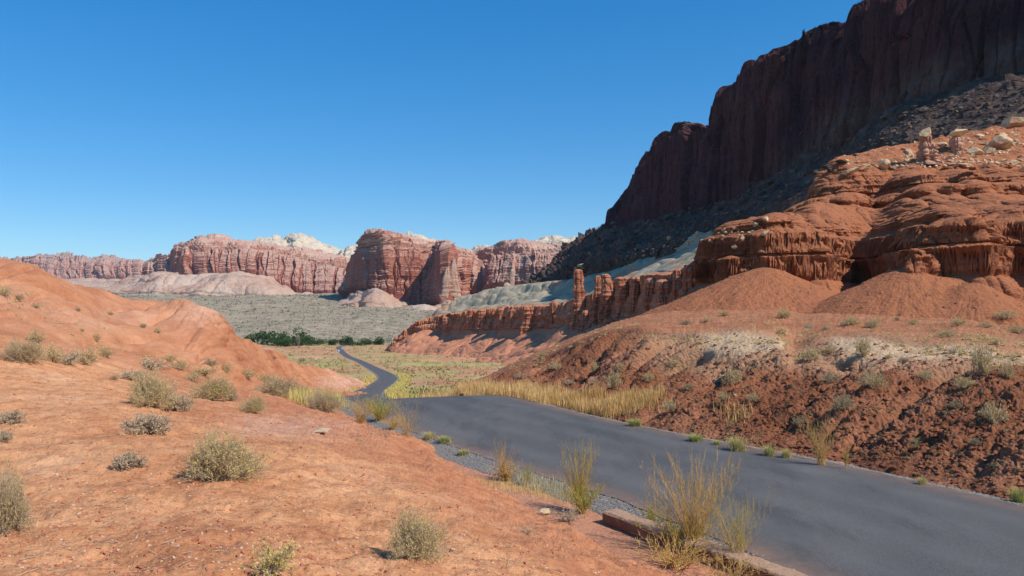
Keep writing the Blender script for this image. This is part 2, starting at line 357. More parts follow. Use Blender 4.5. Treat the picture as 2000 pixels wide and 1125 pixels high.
def strip(name, s0, s1, mat, dz, across, key=None, mask=None, jag=0):
    """ribbon along the road from offset s0 to s1 (metres right of the centre line)"""
    o_ = np.linspace(0, 1, across); X = []
    e0 = s0+jag*fbm(RL[:, 0], RL[:, 1], 0, 1.3, 4); e1 = s1+jag*fbm(RL[:, 0], RL[:, 1], 5, 1.3, 4)
    nar = (1-.14*sstep(60, 180, RL[:, 1])); e0 = e0*nar; e1 = e1*nar
    S = e0[:, None]*(1-o_)[None]+e1[:, None]*o_[None]
    P = np.zeros(S.shape+(3,)); P[..., :2] = RL[:, None]+RN[:, None]*S[..., None]
    P[..., 2] = zroad(RL[:, 1])[:, None]+dz(S, P)
    at = None
    if mask: at = np.ones(S.shape+(4,)); a, b = mask(S, P); at[..., 0] = a; at[..., 1] = b; at = at.reshape(-1, 4)
    P = P[:, ::-1]; at = at.reshape(S.shape+(4,))[:, ::-1].reshape(-1, 4) if at is not None else None
    f = grid_faces(*P.shape[:2])[:, ::-1]
    o = mesh_np(name, P, f, mat, attr=at); o['kind'] = 'structure'
    return o
HW = 2.95
strip('road', -HW, HW, MT['asphalt'], lambda S, P: .02-.0035*S**2+.006*fbm(P[..., 0], P[..., 1], 0, .8, 3), 25, jag=.05,
      mask=lambda S, P: (np.maximum(np.exp(-((S-1.9)/.35)**2), np.maximum(np.exp(-((S+1.9)/.35)**2), .8*np.exp(-((np.abs(S)-.6)/.3)**2)))*.65, sstep(HW-.7, HW, np.abs(S))))
MT['gravel'] = rock('grey roadside gravel', (.13, .12, .11), (.22, .20, .18), (.33, .29, .25), 30, bump=(40, 1.0, .03), fine=60)
strip('gravel_shoulder', HW-.04, HW+.75, MT['gravel'], lambda S, P: -.022-(S-HW)*.16+.012*fbm(P[..., 0], P[..., 1], 0, 9, 2), 10, jag=.12)
strip('gravel_shoulder', -HW-.6, -HW+.04, MT['gravel'], lambda S, P: -.022-(-S-HW)*.16+.012*fbm(P[..., 0], P[..., 1], 0, 9, 2), 10, jag=.12)

# ------------------------------------------------------------------ foreground bank on the left
def d_fore(P, N, U, PYv, T):
    x, y = P[..., 0], P[..., 1]
    d = .07*fbm(x, y, 0, .45, 4)+.030*fbm(x, y, 0, 2.6, 5, .62)-.035*(1-np.abs(noise3(x*.55+y*.2, y*.3, 6)))**6-.02*(1-np.abs(noise3(x*1.7, y*1.3, 2)))**7
    f1, f2, i = worley2(x*7, y*7); d += .012*np.clip(.5-f1, 0, 1)*(i > .6)*sstep(.0, .3, noise3(x*.8, y*.8, 4))*2
    k = sstep(1.0, 2.6, -P[..., 2]-.6)          # towards the road the bank is eroded into small steps
    d += -.06*k*ridged((x*.9+y*.44), (y*.9-x*.44)*.4, 0, .9, 3)
    d += .03*k*np.round(noise3(x*1.6, y*1.6, 2)*2)/2
    ax, ay, bx, by = 1.6, 12.6, 4.6, 7.2; L = math.hypot(bx-ax, by-ay); tx, ty = (bx-ax)/L, (by-ay)/L
    al = (x-ax)*tx+(y-ay)*ty; ac = (x-ax)*ty-(y-ay)*tx        # ac < 0 on the bank side
    d += .04*k*fbm(x, y, 1, 2.2, 4, .6)
    d -= .42*sstep(-1.3, -.25, ac)*sstep(-.9, -.1, al)*(1-sstep(.9, 1.3, ac))
    return d*sstep(-.2, .4, T)*1.0
def mk_fore(P, N, U, PYv, T):
    a = .55*bumpf(PYv, 815+.02*U, 20)*sstep(400, 520, U)*(1-sstep(640, 760, U))
    return (a, .8*sstep(1.9, 2.7, -P[..., 2]+.25*noise3(P[..., 0]*.7, P[..., 1]*.7, 1)))
fore = [
 [(-500,1290,3.3),(400,1290,3.4),(800,1290,3.7),(1100,1290,4.6),(1300,1260,5.9),(1420,1230,7.4),(1520,1200,8.6)],
 [(-500,1080,5.0),(400,1080,5.3),(800,1080,6.0),(1000,1080,6.8),(1100,1085,7.4),(1200,1095,8.4),(1300,1110,9.0),(1400,1130,9.5),(1520,1170,9.9)],
 [(-500,1000,6.1),(400,1000,6.6),(700,1000,7.4),(900,1005,8.5),(1000,1010,9.8),(1100,1018,11.2),(1180,1045,11.9),(1300,1080,10.9),(1400,1120,10.4),(1520,1165,10.2)],
 [(-500,920,7.8),(400,920,8.5),(600,918,9.6),(800,915,11.8),(900,925,13.8),(960,937,15.5),(1050,980,14.2),(1180,1040,12.4),(1300,1075,11.4),(1400,1112,10.7),(1520,1160,10.6)],
 [(-500,860,9.4),(300,860,10.6),(600,858,12.9),(750,858,15.8),(830,866,19),(900,903,17.6),(960,932,16.2),(1050,975,14.7),(1180,1036,12.8),(1300,1070,11.8),(1400,1105,11.1),(1520,1150,11.0)],
 [(-500,800,12.0),(200,805,13.2),(400,810,15.2),(600,815,18.6),(700,825,21.5),(760,829,23.6),(830,860,20),(900,898,18.2),(960,928,16.8),(1050,972,15.2),(1180,1032,13.3),(1300,1066,12.3),(1400,1100,11.6),(1520,1140,11.4)],
 [(-500,735,15.0),(0,745,17.0),(300,765,19.5),(500,780,22.5),(620,792,26),(700,806,26.5),(760,820,25),(830,856,21),(900,894,18.8),(960,925,17.4),(1050,968,15.8),(1180,1028,13.9),(1300,1062,12.9),(1400,1096,12.1),(1520,1130,12)],
 [(-500,600,24),(0,658,25),(150,695,27),(350,738,30),(500,762,32),(620,787,31.5),(700,802,30),(760,817,27),(830,855,22.6),(900,893,20),(960,924,18.5),(1050,967,17),(1180,1026,15),(1300,1060,14),(1400,1094,13.2),(1520,1128,13)],
]
fore.append(off(fore[-1], 3.0, -1.1)); fore.append(off(fore[-1], 4.0, -2.5))
patch('foreground_bank', fore, MT['soil'], d_fore, -300, 1480, step=1.7, left=-1500, mask=mk_fore)

# ------------------------------------------------------------------ left hill
def d_lhill(P, N, U, PYv, T):
    x, y, z = P[..., 0], P[..., 1], P[..., 2]
    d = .55*fbm(x, y, z, .07, 4)+.12*fbm(x, y, z, .6, 4)
    s = x*.93+y*.15
    g = (1-np.abs(noise3(s*.55+.25*noise3(x*.3, y*.3, 0), y*.05, 0)))**6
    d -= .42*g*sstep(.3, 1.5, T)*(1-sstep(2.6, 3.0, T))
    g = (1-np.abs(noise3(s*1.7+.2*noise3(x*.9, y*.9, 0), y*.12, 3)))**5
    d -= .17*g*sstep(.3, 1.2, T)*(1-sstep(2.7, 3.1, T))*sstep(250, 420, U)
    return d
def mk_lhill(P, N, U, PYv, T):
    pale = bumpf(U, 392, 55)*bumpf(PYv, 612, 22)*.7+bumpf(U, 255, 50)*bumpf(PYv, 612+.2*(U-255), 12)*.6
    pale = pale+.9*bumpf(PYv, 706+.26*(U-640), 10)*sstep(600, 650, U)+.7*bumpf(PYv, 745, 16)*sstep(600, 640, U)+.35*bumpf(PYv, 565+.35*U, 20)*(1-sstep(150, 260, U))
    return (np.clip(pale, 0, 1), 0*pale)
lh = [
 [(-500,640,20),(0,700,21),(150,740,23),(350,780,26),(500,800,30),(600,800,60),(660,790,105),(700,783,112),(760,780,140)],
 [(-500,560,27),(0,640,29),(150,680,32),(250,700,35),(350,722,38),(450,740,46),(520,752,60),(600,768,95),(660,772,118),(700,770,130),(760,772,150)],
 [(-500,520,36),(0,560,38),(130,590,42),(250,632,48),(350,650,52),(400,655,54),(450,675,60),(520,715,80),(600,745,120),(660,757,145),(700,760,160),(760,766,168)],
 [(-500,430,44),(-200,470,46),(0,507,48),(50,514,49),(130,543,52),(200,568,56),(262,594,60),(290,599,62),(325,597,62),(345,592,61),(362,591,61),(378,599,61),(400,606,62),(440,634,68),(480,660,78),(520,682,95),(560,700,125),(620,717,160),(680,735,185),(725,752,195),(760,765,200)],
]
lh.append(off(lh[-1], 6, -1.5)); lh.append(off(lh[-1], 14, -9)); lh.append(off(lh[-1], 10, -30))
patch('red_hill', lh, MT['hill'], d_lhill, -300, 755, step=1.6, left=-1500, mask=mk_lhill, key='lhill')

# ------------------------------------------------------------------ right roadside bank with cracked clay, pale band and terrace
def pale_band(P, U, PYv):
    w = 6*noise3(P[..., 0]*.6, P[..., 1]*.6, 0)
    p = sstep(1330, 1400, U)*(1-sstep(1525, 1550, U))*sstep(642, 652, PYv+w)*(1-sstep(672, 690, PYv+w))
    return np.maximum(p, sstep(1590, 1640, U)*sstep(654, 662, PYv+w-.02*(U-1600))*(1-sstep(676, 692, PYv+w-.035*(U-1600))))
def d_bank(P, N, U, PYv, T):
    x, y, z = P[..., 0], P[..., 1], P[..., 2]
    s = -x*.45+y*.89; t = x*.89+y*.45
    ondown = sstep(.8, 1.6, T)*(1-sstep(2.75, 3.25, T))*(1-.85*pale_band(P, U, PYv))
    d = .22*fbm(x, y, z, .25, 4)
    g = (1-np.abs(noise3(s*.42+.4*noise3(x*.3, y*.3, 1), t*.10, 7)))**5
    d -= (.45+.8*bumpf(T, 2.6, .5)*sstep(1150, 1230, U)*(1-sstep(1350, 1420, U)))*g*ondown
    g2 = (1-np.abs(noise3(s*1.3+.3*noise3(x, y, 1), t*.25, 2)))**4
    d -= .18*g2*ondown
    f1, f2, i = worley2(x*3.1+.5*noise3(x*2, y*2, 0), y*3.1); d += .055*ondown*(np.clip(f2-f1, 0, .5)*2-.4)*(.2+1.6*i*i)
    f1, f2, i = worley2(x*10, y*10+3); d += .034*ondown*(np.clip(f2-f1, 0, .5)*2-.4)*(.4+i)
    d += .02*fbm(x, y, z, 6, 3)+.07*ondown*fbm(x, y, z, 1.2, 4, .6)
    d += (1-ondown)*.04*fbm(x, y, z, 1.5, 3)
    o = N*(d*sstep(.1, .8, T))[..., None]; o[..., 2] -= 1.6*(1-sstep(845, 905, U)); return o
def mk_bank(P, N, U, PYv, T):
    w = 6*noise3(P[..., 0]*.6, P[..., 1]*.6, 0)
    p = sstep(1330, 1400, U)*(1-sstep(1525, 1550, U))*sstep(642, 652, PYv+w)*(1-sstep(672, 690, PYv+w))
    p = np.maximum(p, sstep(1590, 1640, U)*sstep(654, 662, PYv+w-.02*(U-1600))*(1-sstep(676, 692, PYv+w-.035*(U-1600))))
    p = np.maximum(p, .35*sstep(1180, 1330, U)*sstep(642, 655, PYv)*(1-sstep(700, 730, PYv)))
    terr = sstep(3.0, 3.5, T+.1*w/6)
    terr = np.maximum(terr, .7*(1-sstep(950, 1100, U))*sstep(715, 705, PYv))
    return (p, terr)
bk = [
 [(840,775,32),(950,789,30),(1100,800,26),(1200,820,23.6),(1300,840,21.6),(1500,875,18.9),(1650,904,17.1),(1800,935,15.5),(2000,984,13.6),(2500,1130,10)],
 [(840,776,36),(950,768,35),(1000,760,34),(1100,745,32),(1200,735,29),(1300,740,25.5),(1400,745,23.2),(1500,755,21.8),(1650,770,19.6),(1800,790,17.8),(2000,820,15.7),(2500,900,12)],
 [(840,777,40),(900,764,42),(960,744,43),(1000,722,43),(1060,698,41),(1130,672,38),(1200,652,35.5),(1260,649,33),(1340,656,30),(1400,657,28.5),(1450,652,28),(1500,655,27),(1538,668,26),(1552,684,25.4),(1570,680,25.4),(1600,668,25.6),(1700,664,24.6),(1850,672,22.6),(2000,690,20.4),(2500,720,16)],
 [(840,779,46),(900,760,50),(960,738,52),(1000,716,53),(1060,690,52),(1130,662,52),(1200,641,50),(1290,632,46),(1400,634,40),(1500,637,37),(1550,650,33),(1600,646,33),(1700,645,33),(1850,650,31),(2000,662,27),(2500,680,22)],
 [(840,782,52),(900,756,60),(960,734,62),(1000,712,64),(1060,686,64),(1130,656,66),(1200,632,70),(1290,612,78),(1400,606,76),(1500,606,72),(1560,611,68),(1700,618,58),(1850,626,50),(2000,636,42),(2500,650,34)],
]
bk.insert(0, off(bk[0], -1.2, -0.8))
bk.append(off(bk[-1], 10, -.8)); bk.append(off(bk[-1], 14, -12))
patch('roadside_bank', bk, MT['clay'], d_bank, 845, 2450, step=1.5, mask=mk_bank, key='bank')

# ------------------------------------------------------------------ height fields with cliff bands
def strata(z, f, k=3.0):
    return np.tanh(k*noise3(z*f, 3.3, 1.7))*.6+np.tanh(k*noise3(z*f*2.7, 8.1, 4.4))*.4
def w3(p): px, py, Y = p; return ((px-CX)/F*Y, Y, (HZ-py)/F*Y)
def polydist(x, y, pts):
    """distance to a polyline, the interpolated third coordinate there, and which side the point is on"""
    best = np.full(x.shape, 1e9); H = np.zeros(x.shape); S = np.zeros(x.shape)
    for (ax, ay, ah), (bx, by, bh_) in zip(pts[:-1], pts[1:]):
        dx, dy = bx-ax, by-ay; L2 = dx*dx+dy*dy; t = np.clip(((x-ax)*dx+(y-ay)*dy)/L2, 0, 1)
        qx, qy = ax+t*dx, ay+t*dy; d = np.hypot(x-qx, y-qy); m = d < best
        best = np.where(m, d, best); H = np.where(m, ah+t*(bh_-ah), H); S = np.where(m, np.sign((x-ax)*dy-(y-ay)*dx), S)
    return best, H, S
def hfield(name, px, Y, zfun, mat, hdisp, key, smooth=True):
    U, Yg = np.meshgrid(px, Y); X = (U-CX)/F*Yg; Z = zfun(X, Yg, U); TT = Z
    if isinstance(Z, tuple): Z, TT = Z
    P = np.stack([X, Yg, Z], -1); N = np.cross(np.gradient(P, axis=1), np.gradient(P, axis=0)); N /= np.linalg.norm(N, axis=-1)[..., None]
    P = P+hdisp(P, N, U)
    o = mesh_np(name, P, grid_faces(*P.shape[:2]), mat, smooth=smooth); o['kind'] = 'structure'; PATCH[key] = (P, N, U, TT); return o
def smax(a, b, k): h = np.clip(.5+.5*(a-b)/k, 0, 1); return b*(1-h)+a*h+k*h*(1-h)
SPURS = [[(1790,322,130),(1800,358,115),(1822,396,97),(1842,418,82),(1846,430,72)],
 [(1680,340,145),(1650,352,138),(1625,372,125),(1605,393,114),(1570,408,104),(1538,417,95),(1522,423,89)],
 [(1700,350,136),(1682,385,123),(1674,408,114)],
 [(1480,432,104),(1468,440,95)],
 [(1850,330,128),(1880,352,112),(1902,392,96),(1926,415,84),(1930,425,79)],
 [(1940,325,125),(1962,370,108),(1985,405,90),(2003,418,79)],
 [(2010,330,120),(2040,380,98),(2070,405,84),(2085,412,76)],
 [(2120,300,118),(2160,360,96),(2190,400,76)],[(2260,280,116),(2320,380,76)]]
def z_big(X, Y, U):
    wx = X+1.6*noise3(X*.09, Y*.09, 3)+.5*noise3(X*.35, Y*.35, 5); wy = Y+1.6*noise3(X*.09, Y*.09, 8)+.5*noise3(X*.35, Y*.35, 9)
    h = np.where(wy > 127, 22.3+.40*(wy-127), 22.3-1.35*(127-wy))
    lx, ly = 51.6/61.2, 33/61.2; left = -((wx-61)*ly-(wy-139)*lx); h = h-1.0*np.maximum(0, left)-.9*np.maximum(0, 55-wx)
    for sp in SPURS:
        d, H, _ = polydist(wx, wy, [w3(p) for p in sp]); d = np.sqrt(d*d+9)-3
        h = smax(h, H+.8-.82*d-.016*d*d, 1.5)
    dr = np.abs(noise3(wx*.16+.3*wy*.05, wy*.06, 2)); h = h-1.7*(1-dr)**4*sstep(24, 18, h)
    dr = np.abs(noise3(wx*.5, wy*.2, 4)); h = h-.30*(1-dr)**5*sstep(26, 18, h)
    h = h+.35*fbm(X, Y, 0, .12, 4)
    # cliff bands: the slope field is steepened where the hard beds crop out
    bx = .9*noise3(X*.07, Y*.07, 7)+.35*noise3(X*.25, Y*.25, 2)
    hs_ = np.array([-40, 6.0, 6.5, 6.75, 7.3, 7.6, 8.7, 9.3, 15.8, 16.2, 18.5, 18.8, 22.0, 60]); zs = np.array([-43.4, 2.5, 2.8, 5.4, 5.8, 8.0, 8.6, 9.6, 15.0, 16.5, 18.0, 19.2, 22.0, 60])
    z = np.interp(h+bx, hs_, zs)-bx*.3
    for (px, py, Yc, sl) in [(1490,522,84,.44),(1768,522,72,.54),(1895,556,67,.55),(1610,596,86,.4),(1965,560,72,.6),(2060,545,68,.55),(2200,540,62,.5)]:
        cx, cy, cz = w3((px, py, Yc)); d = np.hypot(X-cx, (Y-cy)); a = np.arctan2(X-cx, cy-Y)
        c = cz-sl*(np.sqrt(d*d+1.5)-1.2)-.10*np.clip(noise3(X*.2, Y*.2, 6)+.4, 0, 1)*(1-np.abs(noise3(a*7+cx+.5*noise3(X*.4, Y*.4, 2), d*.12, 1)))**6*sstep(1, 5, d)-.035*(1-np.abs(noise3(a*19+cx+.6*noise3(X*.5, Y*.5, 2), d*.2, 1)))**4*sstep(1, 5, d)+.18*fbm(X, Y, 0, .25, 3)
        z = smax(z, c, .35)
    b1, b2, bi = worley2(X*.45, Y*.35); z = z+(h > 22)*.9*np.clip(.5-b1, 0, .5)*(bi > .45)
    return np.maximum(z, -4)+.035*fbm(X, Y, 0, 1.2, 3)
def hd_big(P, N, U):
    x, y, z = P[..., 0], P[..., 1], P[..., 2]
    Nh = N*[1, 1, .15]; st = np.clip(1.25-N[..., 2]*1.15, 0, 1)*sstep(2.6, 3.6, z)
    zz = z+.35*noise3(x*.1, y*.1, 0)
    f1, f2, i = worley2(x*.55+y*.25+.3*noise3(z*.4, x*.1, 0), z*.42+4)
    g1, g2, j = worley2((x*.55+y*.25)*3+2, z*1.9)
    d = st*(.42*strata(zz, .75, 5)+.22*strata(zz, 2.2, 4)+.6*(i-.5)+.35*np.clip(f2-f1, 0, .08)/.08+.3*(j-.5))+.12*fbm(x, y, z, .9, 5, .6)
    return Nh*d[..., None]
hy = np.concatenate([np.linspace(54, 66, 130, endpoint=False), np.linspace(66, 102, 620, endpoint=False), np.linspace(102, 135, 330, endpoint=False), np.linspace(135, 192, 240)])
hfield('red_hill', np.linspace(1215, 2330, 730), hy, z_big, MT['bighill'], hd_big, 'big', False)

# ------------------------------------------------------------------ ridge of red slopes and ledges running away into the valley
GTOP = [650,640,627,616,588,571,566,560,548,538,518,498,494,490,482,472,456,434,402]
RLN = [(715,716,690,684),(750,712,676,672),(785,706,662,648),(820,699,648,628),(850,690,643,617),(900,665,643,610),(950,625,642,602),(1000,580,642,600),(1060,525,640,598),(1100,478,640,590),(1130,448,630,582),
       (1165,415,636,570),(1200,372,628,552),(1230,335,618,540),(1265,308,613,536),(1300,286,608,538),(1330,270,600,517),(1370,256,590,511),(1430,236,575,510),(1520,210,560,508)]
def ridge_f(X, Y):
    """distance in front of the ledge line (negative behind it), with the heights of the ledge foot and top"""
    wx = X+9*noise3(X*.02, Y*.02, 3)+2.2*noise3(X*.09, Y*.09, 5); wy = Y+9*noise3(X*.02, Y*.02, 8)
    q = [((a-CX)/F*b, b) for a, b, c, d in RLN]
    d, zb_, S = polydist(wx, wy, [(x, y, (HZ-c)/F*y) for (x, y), (a, b, c, e) in zip(q, RLN)])
    d2, zt, S = polydist(wx, wy, [(x, y, (HZ-e)/F*y) for (x, y), (a, b, c, e) in zip(q, RLN)])
    d3, zg, S = polydist(wx, wy, [(x, y, (HZ-g)/F*(y+40)) for (x, y), g in zip(q, GTOP)])
    f = d*np.where(S == 0, -1, S)
    f = f+5.5*(1-np.abs(noise3(wx*.022+wy*.008, wy*.018, 6)))**3-2.5+2.4*(1-np.abs(noise3(wx*.07, wy*.06, 2)))**4
    return f, zb_, zt, zg, wx, wy
def z_ridge(X, Y, U):
    f, zb_, zt, zg, wx, wy = ridge_f(X, Y)
    wall = np.clip(zt-zb_, .5, 40); ww = 1.2+wall*.16
    z = np.where(f < 0, zt+.10*np.minimum(-f, 60)+.9*(1-np.exp(f/6.0)), 0)
    z = np.where((f >= 0) & (f < ww), zt-wall*(.45*np.clip(f/(ww*.25), 0, 1)+.1*np.clip((f/ww-.25)/.4, 0, 1)+.45*np.clip((f/ww-.65)/.35, 0, 1)), z)
    g = np.maximum(0, f-ww); gl = (1-np.abs(noise3(wx*.05+.01*wy, wy*.03, 9)))**4; gl2 = (1-np.abs(noise3(wx*.16, wy*.09, 9)))**4
    z = np.where(f >= ww, zb_-.60*g+.0022*g*g-1.8*gl*sstep(0, 14, g)-.6*gl2*sstep(0, 8, g), z)
    z = z-60*sstep(775, 705, U)*(f < 30)
    return np.maximum(z, zbase(Y.ravel()).reshape(Y.shape)-5)+.5*fbm(X, Y, 0, .06, 4)
def hd_ridge(P, N, U):
    x, y, z = P[..., 0], P[..., 1], P[..., 2]; sc = y/350
    st = np.clip(1.2-N[..., 2]*1.1, 0, 1)*sstep(.6, .8, 1.25-N[..., 2]); zz = z+.8*noise3(x*.03, y*.03, 0)
    f1, f2, i = worley2((x*.5-y*.35)*.22+.3*noise3(z*.1, 0, 0), z*.10)
    return (N*[1, 1, .2])*(sc*(st*(.75*strata(zz, .30, 5)+.3*strata(zz, .9, 4)+1.1*(i-.5)+.8*np.clip(f2-f1, 0, .15)/.15)+.12*fbm(x, y, z, .3, 3)))[..., None]
hfield('red_ridge', np.linspace(690, 1520, 690), np.exp(np.linspace(math.log(190), math.log(790), 1150)), z_ridge, MT['redrock'], hd_ridge, 'ridge', False)

# ------------------------------------------------------------------ grey green clay hills
def z_grey(X, Y, U):
    f, zb_, zt, zg, wx, wy = ridge_f(X, Y); b = -f
    lob = (1-np.abs(noise3(X*.035+Y*.012, Y*.022, 4)))**2.2; r2 = (1-np.abs(noise3(X*.12+Y*.05, Y*.07, 7)))**4
    b2 = b-7
    rise = np.maximum(1, (zg-zt)*1.3-1.5+3*sstep(1120, 1250, U)); w_ = rise/.55; t = np.clip(b2/w_, -3, 1)
    z = zt+1.5+rise*np.where(t > 0, t*(1.25-.25*t), t*9)
    z = z-4.2*lob*np.clip(t*3, 0, 1)*(1-sstep(.75, 1, t))-1.2*r2*np.clip(t*3, 0, 1)+.12*np.clip(b2-w_, 0, 60)+.3*fbm(X, Y, 0, .1, 4)
    return z-60*sstep(850, 800, U)-80*sstep(1575, 1600, U), b2/w_
def hd_grey(P, N, U): return N*(.06*fbm(P[..., 0], P[..., 1], P[..., 2], .8, 3))[..., None]
hfield('grey_hill', np.linspace(815, 1640, 640), np.exp(np.linspace(math.log(200), math.log(800), 820)), z_grey, MT['greyhill'], hd_grey, 'grey')

# ------------------------------------------------------------------ shaded talus and the high cliff
def d_talus(P, N, U, PYv, T):
    x, y, z = P[..., 0], P[..., 1], P[..., 2]; sc = y/400
    d = sc*(4*fbm(x, y, z, .012, 4)+1.3*fbm(x, y, z, .09, 4, .6))
    f1, f2, i = worley2(x*.16, (y*.5+z)*.16); d += sc*2.4*np.clip(.45-f1, 0, .4)*(i > .62)*2
    f1, f2, i = worley2(x*.4, (y*.5+z)*.4+7); d += sc*1.1*np.clip(.5-f1, 0, .4)*(i > .5)*2
    return d
ta = [
 [(960,590,720),(1040,560,690),(1080,540,670),(1120,525,640),(1200,500,560),(1300,480,470),(1400,455,410),(1500,415,350),(1600,380,300),(1700,350,260),(1800,310,235),(2000,250,215),(2400,190,190),(3100,100,120)],
 [(960,580,800),(1000,575,790),(1040,555,780),(1080,522,775),(1110,495,780),(1165,468,780),(1200,462,700),(1250,448,640),(1350,420,535),(1450,388,460),(1550,345,400),(1600,318,370),(1680,270,335),(1750,225,308),(1850,195,282),(2000,165,255),(2400,100,210),(3100,60,135)],
 [(960,578,830),(1000,572,820),(1040,551,812),(1080,518,810),(1110,490,815),(1165,458,820),(1200,452,742),(1250,436,680),(1350,408,570),(1450,374,488),(1550,330,425),(1600,296,395),(1680,250,358),(1750,206,328),(1850,178,300),(2000,150,275),(2400,80,225),(3100,40,142)],
]
ta.insert(0, off(ta[0], -15, -25))
ta.append(off(ta[-1], 16, -2)); ta.append(off(ta[-1], 40, -60))
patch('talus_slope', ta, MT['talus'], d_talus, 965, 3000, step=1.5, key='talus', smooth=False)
def d_cliff(P, N, U, PYv, T):
    x, y, z = P[..., 0], P[..., 1], P[..., 2]
    s = -y; w_ = sstep(.5, 1.1, T)
    f1, f2, i = worley2(s*.045+.35*noise3(z*.02, s*.01, 0), z*.006); d = 8*(i-.5)+3.0*np.clip(f2-f1, 0, .12)/.12
    f1, f2, i = worley2(s*.13+.3*noise3(z*.05, s*.03, 3), z*.018+9); d += 3.2*(i-.5)+1.8*np.clip(f2-f1, 0, .08)/.08
    f1, f2, i = worley2(s*.4, z*.10+5); d += .9*(i-.5)
    d += 1.2*fbm(x, y, z, .05, 4)+.8*strata(z+2*noise3(s*.02, 0, 0), .09)*sstep(1.6, 2.2, T)
    low = bumpf(T, 1.15, .35)*sstep(1450, 1700, U)          # pale rubble blocks along the foot
    f1, f2, i = worley2(s*.09, z*.09+3); d += low*6*np.clip(.6-f1, 0, .5)*(.4+i)
    d = (d-6.5)*.8; o = N*d[..., None]; k = sstep(1.9, 2.6, T)
    f1, f2, i = worley2(s*.075, T*0+3.3); g1, g2, j = worley2(s*.14, T*0+9.3)
    h1, h2, l = worley2(s*.42, T*0+5.1); o[..., 2] += k*(5*(i-.8)+7.5*(j-.7)+4.2*(l-.6)+1.2*noise3(s*.9, 0, 0)); return o
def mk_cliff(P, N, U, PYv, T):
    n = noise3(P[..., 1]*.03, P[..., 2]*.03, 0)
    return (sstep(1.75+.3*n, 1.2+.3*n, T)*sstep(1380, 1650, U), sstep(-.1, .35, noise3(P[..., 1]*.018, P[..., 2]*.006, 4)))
cf = [
 [(1150,466,835),(1165,461,815),(1200,455,738),(1250,438,676),(1350,410,566),(1450,376,485),(1550,332,422),(1600,298,392),(1680,252,355),(1750,208,326),(1850,180,298),(2000,152,273),(2450,60,225),(3100,60,142)],
 [(1150,463,835),(1165,455,818),(1200,425,742),(1250,380,680),(1350,340,570),(1450,270,489),(1550,200,426),(1600,180,396),(1680,140,360),(1750,90,330),(1850,50,302),(2000,0,277),(2450,-150,228),(3100,-200,145)],
 [(1150,462,838),(1165,450,820),(1176,430,806),(1190,405,775),(1205,392,745),(1224,379,720),(1236,368,703),(1239,332,700),(1255,312,685),(1263,288,675),(1280,272,662),(1298,256,640),(1330,249,602),(1378,238,556),(1394,222,540),(1402,192,534),(1420,160,522),(1448,142,500),(1458,120,492),(1500,104,468),(1510,90,460),(1540,70,442),(1560,56,432),(1600,45,408),(1650,32,384),(1690,0,364),(1730,-22,346),(1800,-60,322),(2000,-130,284),(2450,-240,235),(3100,-600,150)],
 [(1150,461,845),(1165,449,832),(1200,395,765),(1239,333,716),(1263,290,692),(1298,257,656),(1378,239,570),(1402,194,548),(1448,143,514),(1500,104,482),(1560,55,446),(1600,43,422),(1650,30,398),(1690,-2,378),(1730,-26,360),(1800,-66,336),(2000,-138,300),(2450,-255,250),(3100,-620,165)],
]
cf.insert(0, off(cf[0], -4, -8))
cf.append(off(cf[-1], 10, -12, 1.05)); cf.append(off(cf[-1], 50, -90, 1.1))
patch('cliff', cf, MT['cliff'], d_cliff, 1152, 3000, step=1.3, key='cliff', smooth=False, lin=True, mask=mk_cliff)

# ------------------------------------------------------------------ far mesas
def d_mesa(amp, wid, ym=2100):
    def f(P, N, U, PYv, T):
        x, y, z = P[..., 0], P[..., 1], P[..., 2]
        s = U*ym/F; k = sstep(.7, 1.0, T)
        wall = k*(1-sstep(1.95, 2.1, T)); up = sstep(1.95, 2.1, T); e = 1-.6*sstep(2.7, 3, T)
        f1, f2, i = worley2(s/wid+.2*noise3(z*.02, 0, 0), z/wid*.05); d = wall*amp*(.8*(i-.5)+.3*np.clip(f2-f1, 0, .08)/.08)
        f1, f2, i = worley2(s/wid*3.1+.2*noise3(z*.05, 0, 3), z/wid*.25+4); d += wall*amp*.40*(i-.5+.3*np.clip(f2-f1, 0, .12)/.12)
        f1, f2, i = worley2(s/wid*7, z/wid*.8+4); d += wall*amp*.12*i
        f1, f2, i = worley2(s/wid*2.2, z/wid*4+4); d += up*e*amp*.7*(i-.5)
        f1, f2, i = worley2(s/wid*6, z/wid*9+4); d += (up*.35+.08*wall)*e*amp*(i-.5)
        d += amp*.12*fbm(x, y, z, .8/wid, 4)+amp*(.06*wall+.45*up*e)*strata(z+4*noise3(s*.004, 0, 0), .10, 5)
        g = (1-np.abs(noise3(s/wid*.9+.3*T, T*.4, 1)))**3; d -= (1-k)*amp*.3*g
        return d
    return f
def mk_mesa(P, N, U, PYv, T): return (sstep(1.9, 2.05, T+.05*noise3(P[..., 0]*.02, P[..., 2]*.02, 0)), 0*T)
